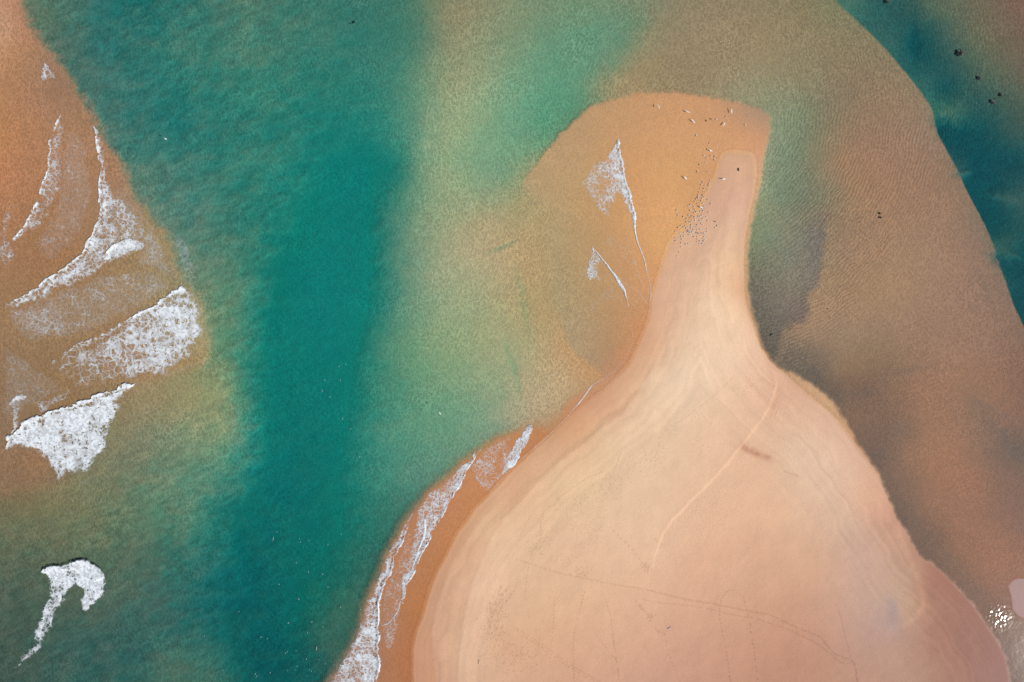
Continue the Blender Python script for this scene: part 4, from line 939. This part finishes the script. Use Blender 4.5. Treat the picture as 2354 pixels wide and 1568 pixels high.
def clump(name, r, seed, flat=.45, lobes=9):
    """tuft of seaweed: many upright wavy blades from one holdfast"""
    rg = random.Random(seed); vs, fs = [], []
    for _ in range(46):
        a = rg.uniform(0, 6.283); d = r * rg.random() ** .5 * .75; x, y = d * math.cos(a) * rg.choice((1, 1, 1.15)), d * math.sin(a) * .8
        b = a + rg.gauss(0, .7); L = r * rg.uniform(.35, .75); w = r * rg.uniform(.10, .2); h = r * flat * rg.uniform(.5, 1.2); n = len(vs)
        px, py = -math.sin(b) * w, math.cos(b) * w
        for t, ww, zz in ((0, .7, 0), (.4, 1, h), (.8, .7, h * .8), (1, .15, h * .45)):
            vs += [(x + math.cos(b) * L * t - px * ww, y + math.sin(b) * L * t - py * ww, zz), (x + math.cos(b) * L * t + px * ww, y + math.sin(b) * L * t + py * ww, zz + .03)]
        fs += [(n + 2 * i, n + 2 * i + 2, n + 2 * i + 3, n + 2 * i + 1) for i in range(3)]
    return build(name, [(vs, fs, M_WEED)])

def place(o, sx, sy, dz=0.0, floor=None, rz=0.0):
    x, y = src(sx, sy); g = z_at(x, y); X, Y = to_world(x, y)
    zz = g + dz if floor is None else floor
    k = 1.0 if zz > -.3 else (CAM_H - zz) / CAM_H
    o.location = (X * k, Y * k, zz); o.rotation_euler = (0, 0, rz); return o
for i, (sx, sy, r, lb) in enumerate(((3327, 6, .42, "dark seaweed clump at the upper border of the teal channel"), (3599, 198, .72, "largest dark seaweed clump in the upper right shallows"), (3672, 292, .44, "round dark seaweed clump below the largest one"),
                                     (3754, 355, .38, "small dark seaweed clump nearest the right border"), (3723, 383, .46, "dark seaweed clump just below the one nearest the right border"))):
    o = link("seaweed_clump", clump("seaweed_clump", r, i), None, label=lb, category="seaweed", group="seaweed clumps in the upper right"); place(o, sx, sy, floor=-.12, rz=i * 1.3)
for i, (sx, sy, r, lb) in enumerate(((3297, 800, .26, "dark seaweed scrap on the rippled shallows, uppermost of three"), (3297, 815, .18, "dark seaweed scrap on the rippled shallows, lower left of three"), (3303, 816, .2, "dark seaweed scrap on the rippled shallows, lower right of three"),
                                     (3103, 1158, .13, "tiny dark seaweed scrap right of the grey silt"), (3113, 1192, .09, "tiniest dark speck of seaweed right of the grey silt"))):
    o = link("seaweed_scrap", clump("seaweed_scrap", r, 20 + i), None, label=lb, category="seaweed"); place(o, sx, sy, .0, rz=i)

def frond(name, path, widths, m, thick=.08):
    line = [Vector(p) for p in path]; vs, fs = [], []; n = 6
    for i, p in enumerate(line):
        d = (line[min(i + 1, len(line) - 1)] - line[max(i - 1, 0)]).normalized(); s = Vector((-d.y, d.x, 0))
        for k in range(n):
            a = 2 * math.pi * k / n; vs.append(tuple(p + s * widths[i] * math.cos(a) + Vector((0, 0, thick * min(1, widths[i] * 4) * math.sin(a)))))
    for i in range(len(line) - 1):
        for k in range(n): fs.append((i * n + k, (i + 1) * n + k, (i + 1) * n + (k + 1) % n, i * n + (k + 1) % n))
    fs += [tuple(range(n)), tuple(reversed(range((len(line) - 1) * n, len(line) * n)))]
    return build(name, [(vs, fs, m)])
me = frond("kelp", [(.33, .26, 0), (.24, .16, .02), (.12, .05, .03), (0, -.1, .02), (-.15, -.16, 0), (-.4, -.2, 0), (-.65, -.27, 0), (-.85, -.42, 0), (-1.1, -.45, 0)], [.05, .24, .27, .22, .12, .06, .05, .06, .02], M_WEED)
o = link("drifting_kelp", me, None, label="dark drifting kelp frond with a thin tail near the top of the green water", category="seaweed"); place(o, 1324, 83, floor=-.35)
me = frond("kelp", [(.28, .3, 0), (.2, .2, .02), (.05, .05, .03), (-.1, -.1, .02), (-.28, -.27, 0)], [.05, .16, .15, .12, .03], M_WEED)
o = link("seaweed_strand", me, None, label="dark leaf-shaped seaweed strand at the foot of the grey silt", category="seaweed"); place(o, 2893, 1256, floor=.02)
me = build("fish", [(*loft([(-.75, .02, .10, 0), (-.6, .05, .06, 0), (-.3, .13, .13, 0), (.1, .18, .17, 0), (.45, .14, .13, 0), (.65, .04, .05, 0)]), M_WEED),
                    ([(-.70, 0, 0), (-1.0, .26, 0), (-.92, 0, .02), (-1.0, -.26, 0), (-.70, 0, -.03)], [(0, 1, 2), (0, 2, 3), (4, 2, 1), (4, 3, 2)], M_WEED),
                    ([(.2, .15, 0), (.02, .40, -.02), (-.02, .15, 0), (.2, -.15, 0), (.02, -.40, -.02), (-.02, -.15, 0), (.1, .16, .03), (.1, -.16, .03)], [(0, 1, 6), (1, 2, 6), (3, 7, 4), (4, 7, 5)], M_WEED)])
o = link("fish", me, None, label="faint dark fish shape deep in the teal channel left of the beach", category="fish"); place(o, 1184, 1736, floor=-2.0, rz=math.radians(52)); o.scale = (.95,) * 3

stick_parts = [(*stick((-.02, .42, .04), (.01, .1, .05), .035), M_WOOD), (*stick((.01, .1, .05), (.02, -.42, .045), .04), M_WOOD), (*stick((.02, -.42, .045), (.12, -.47, .03), .04), M_WOOD), (*stick((.08, .2, .04), (.36, .35, .04), .03), M_WOOD)]
o = link("driftwood_branch", build("driftwood", stick_parts[:3]), None, label="dark forked driftwood branch on the lower beach sand", category="driftwood"); place(o, 1794, 2477)
link("twig", build("twig", stick_parts[3:]), o)
log = frond("log", [(.02, .36, .06), (-.09, .22, .10), (-.12, .0, .12), (-.09, -.18, .10), (.04, -.34, .05)], [.05, .12, .15, .13, .04], M_WOOD, .28)
o = link("driftwood_log", log, None, label="short dark curved log lying on the pale sand patch at the tip", category="driftwood"); place(o, 2770, 637)
scrap = frond("scrap", [(.2, .14, .03), (.08, .05, .06), (-.06, -.02, .07), (-.18, -.1, .03)], [.03, .11, .12, .03], M_PLASTIC, .16)
o = link("blue_scrap", scrap, None, label="small bluish scrap of litter with a brown twig on the lower sand", category="litter"); place(o, 2503, 2350, rz=.2)
link("twig", build("twig", [(*stick((.2, .12, .04), (.36, .14, .05), .028), M_WOOD), (*stick((.36, .14, .05), (.56, .28, .03), .026), M_WOOD)]), o)
link("pale_flap", build("pale_flap", [([(-.05, -.16, .08), (.06, -.15, .09), (.08, -.05, .13), (-.02, -.04, .14), (.0, -.1, .03)], [(0, 1, 2, 3), (0, 4, 1), (1, 4, 2), (2, 4, 3), (3, 4, 0)], M_PALE)]), o)
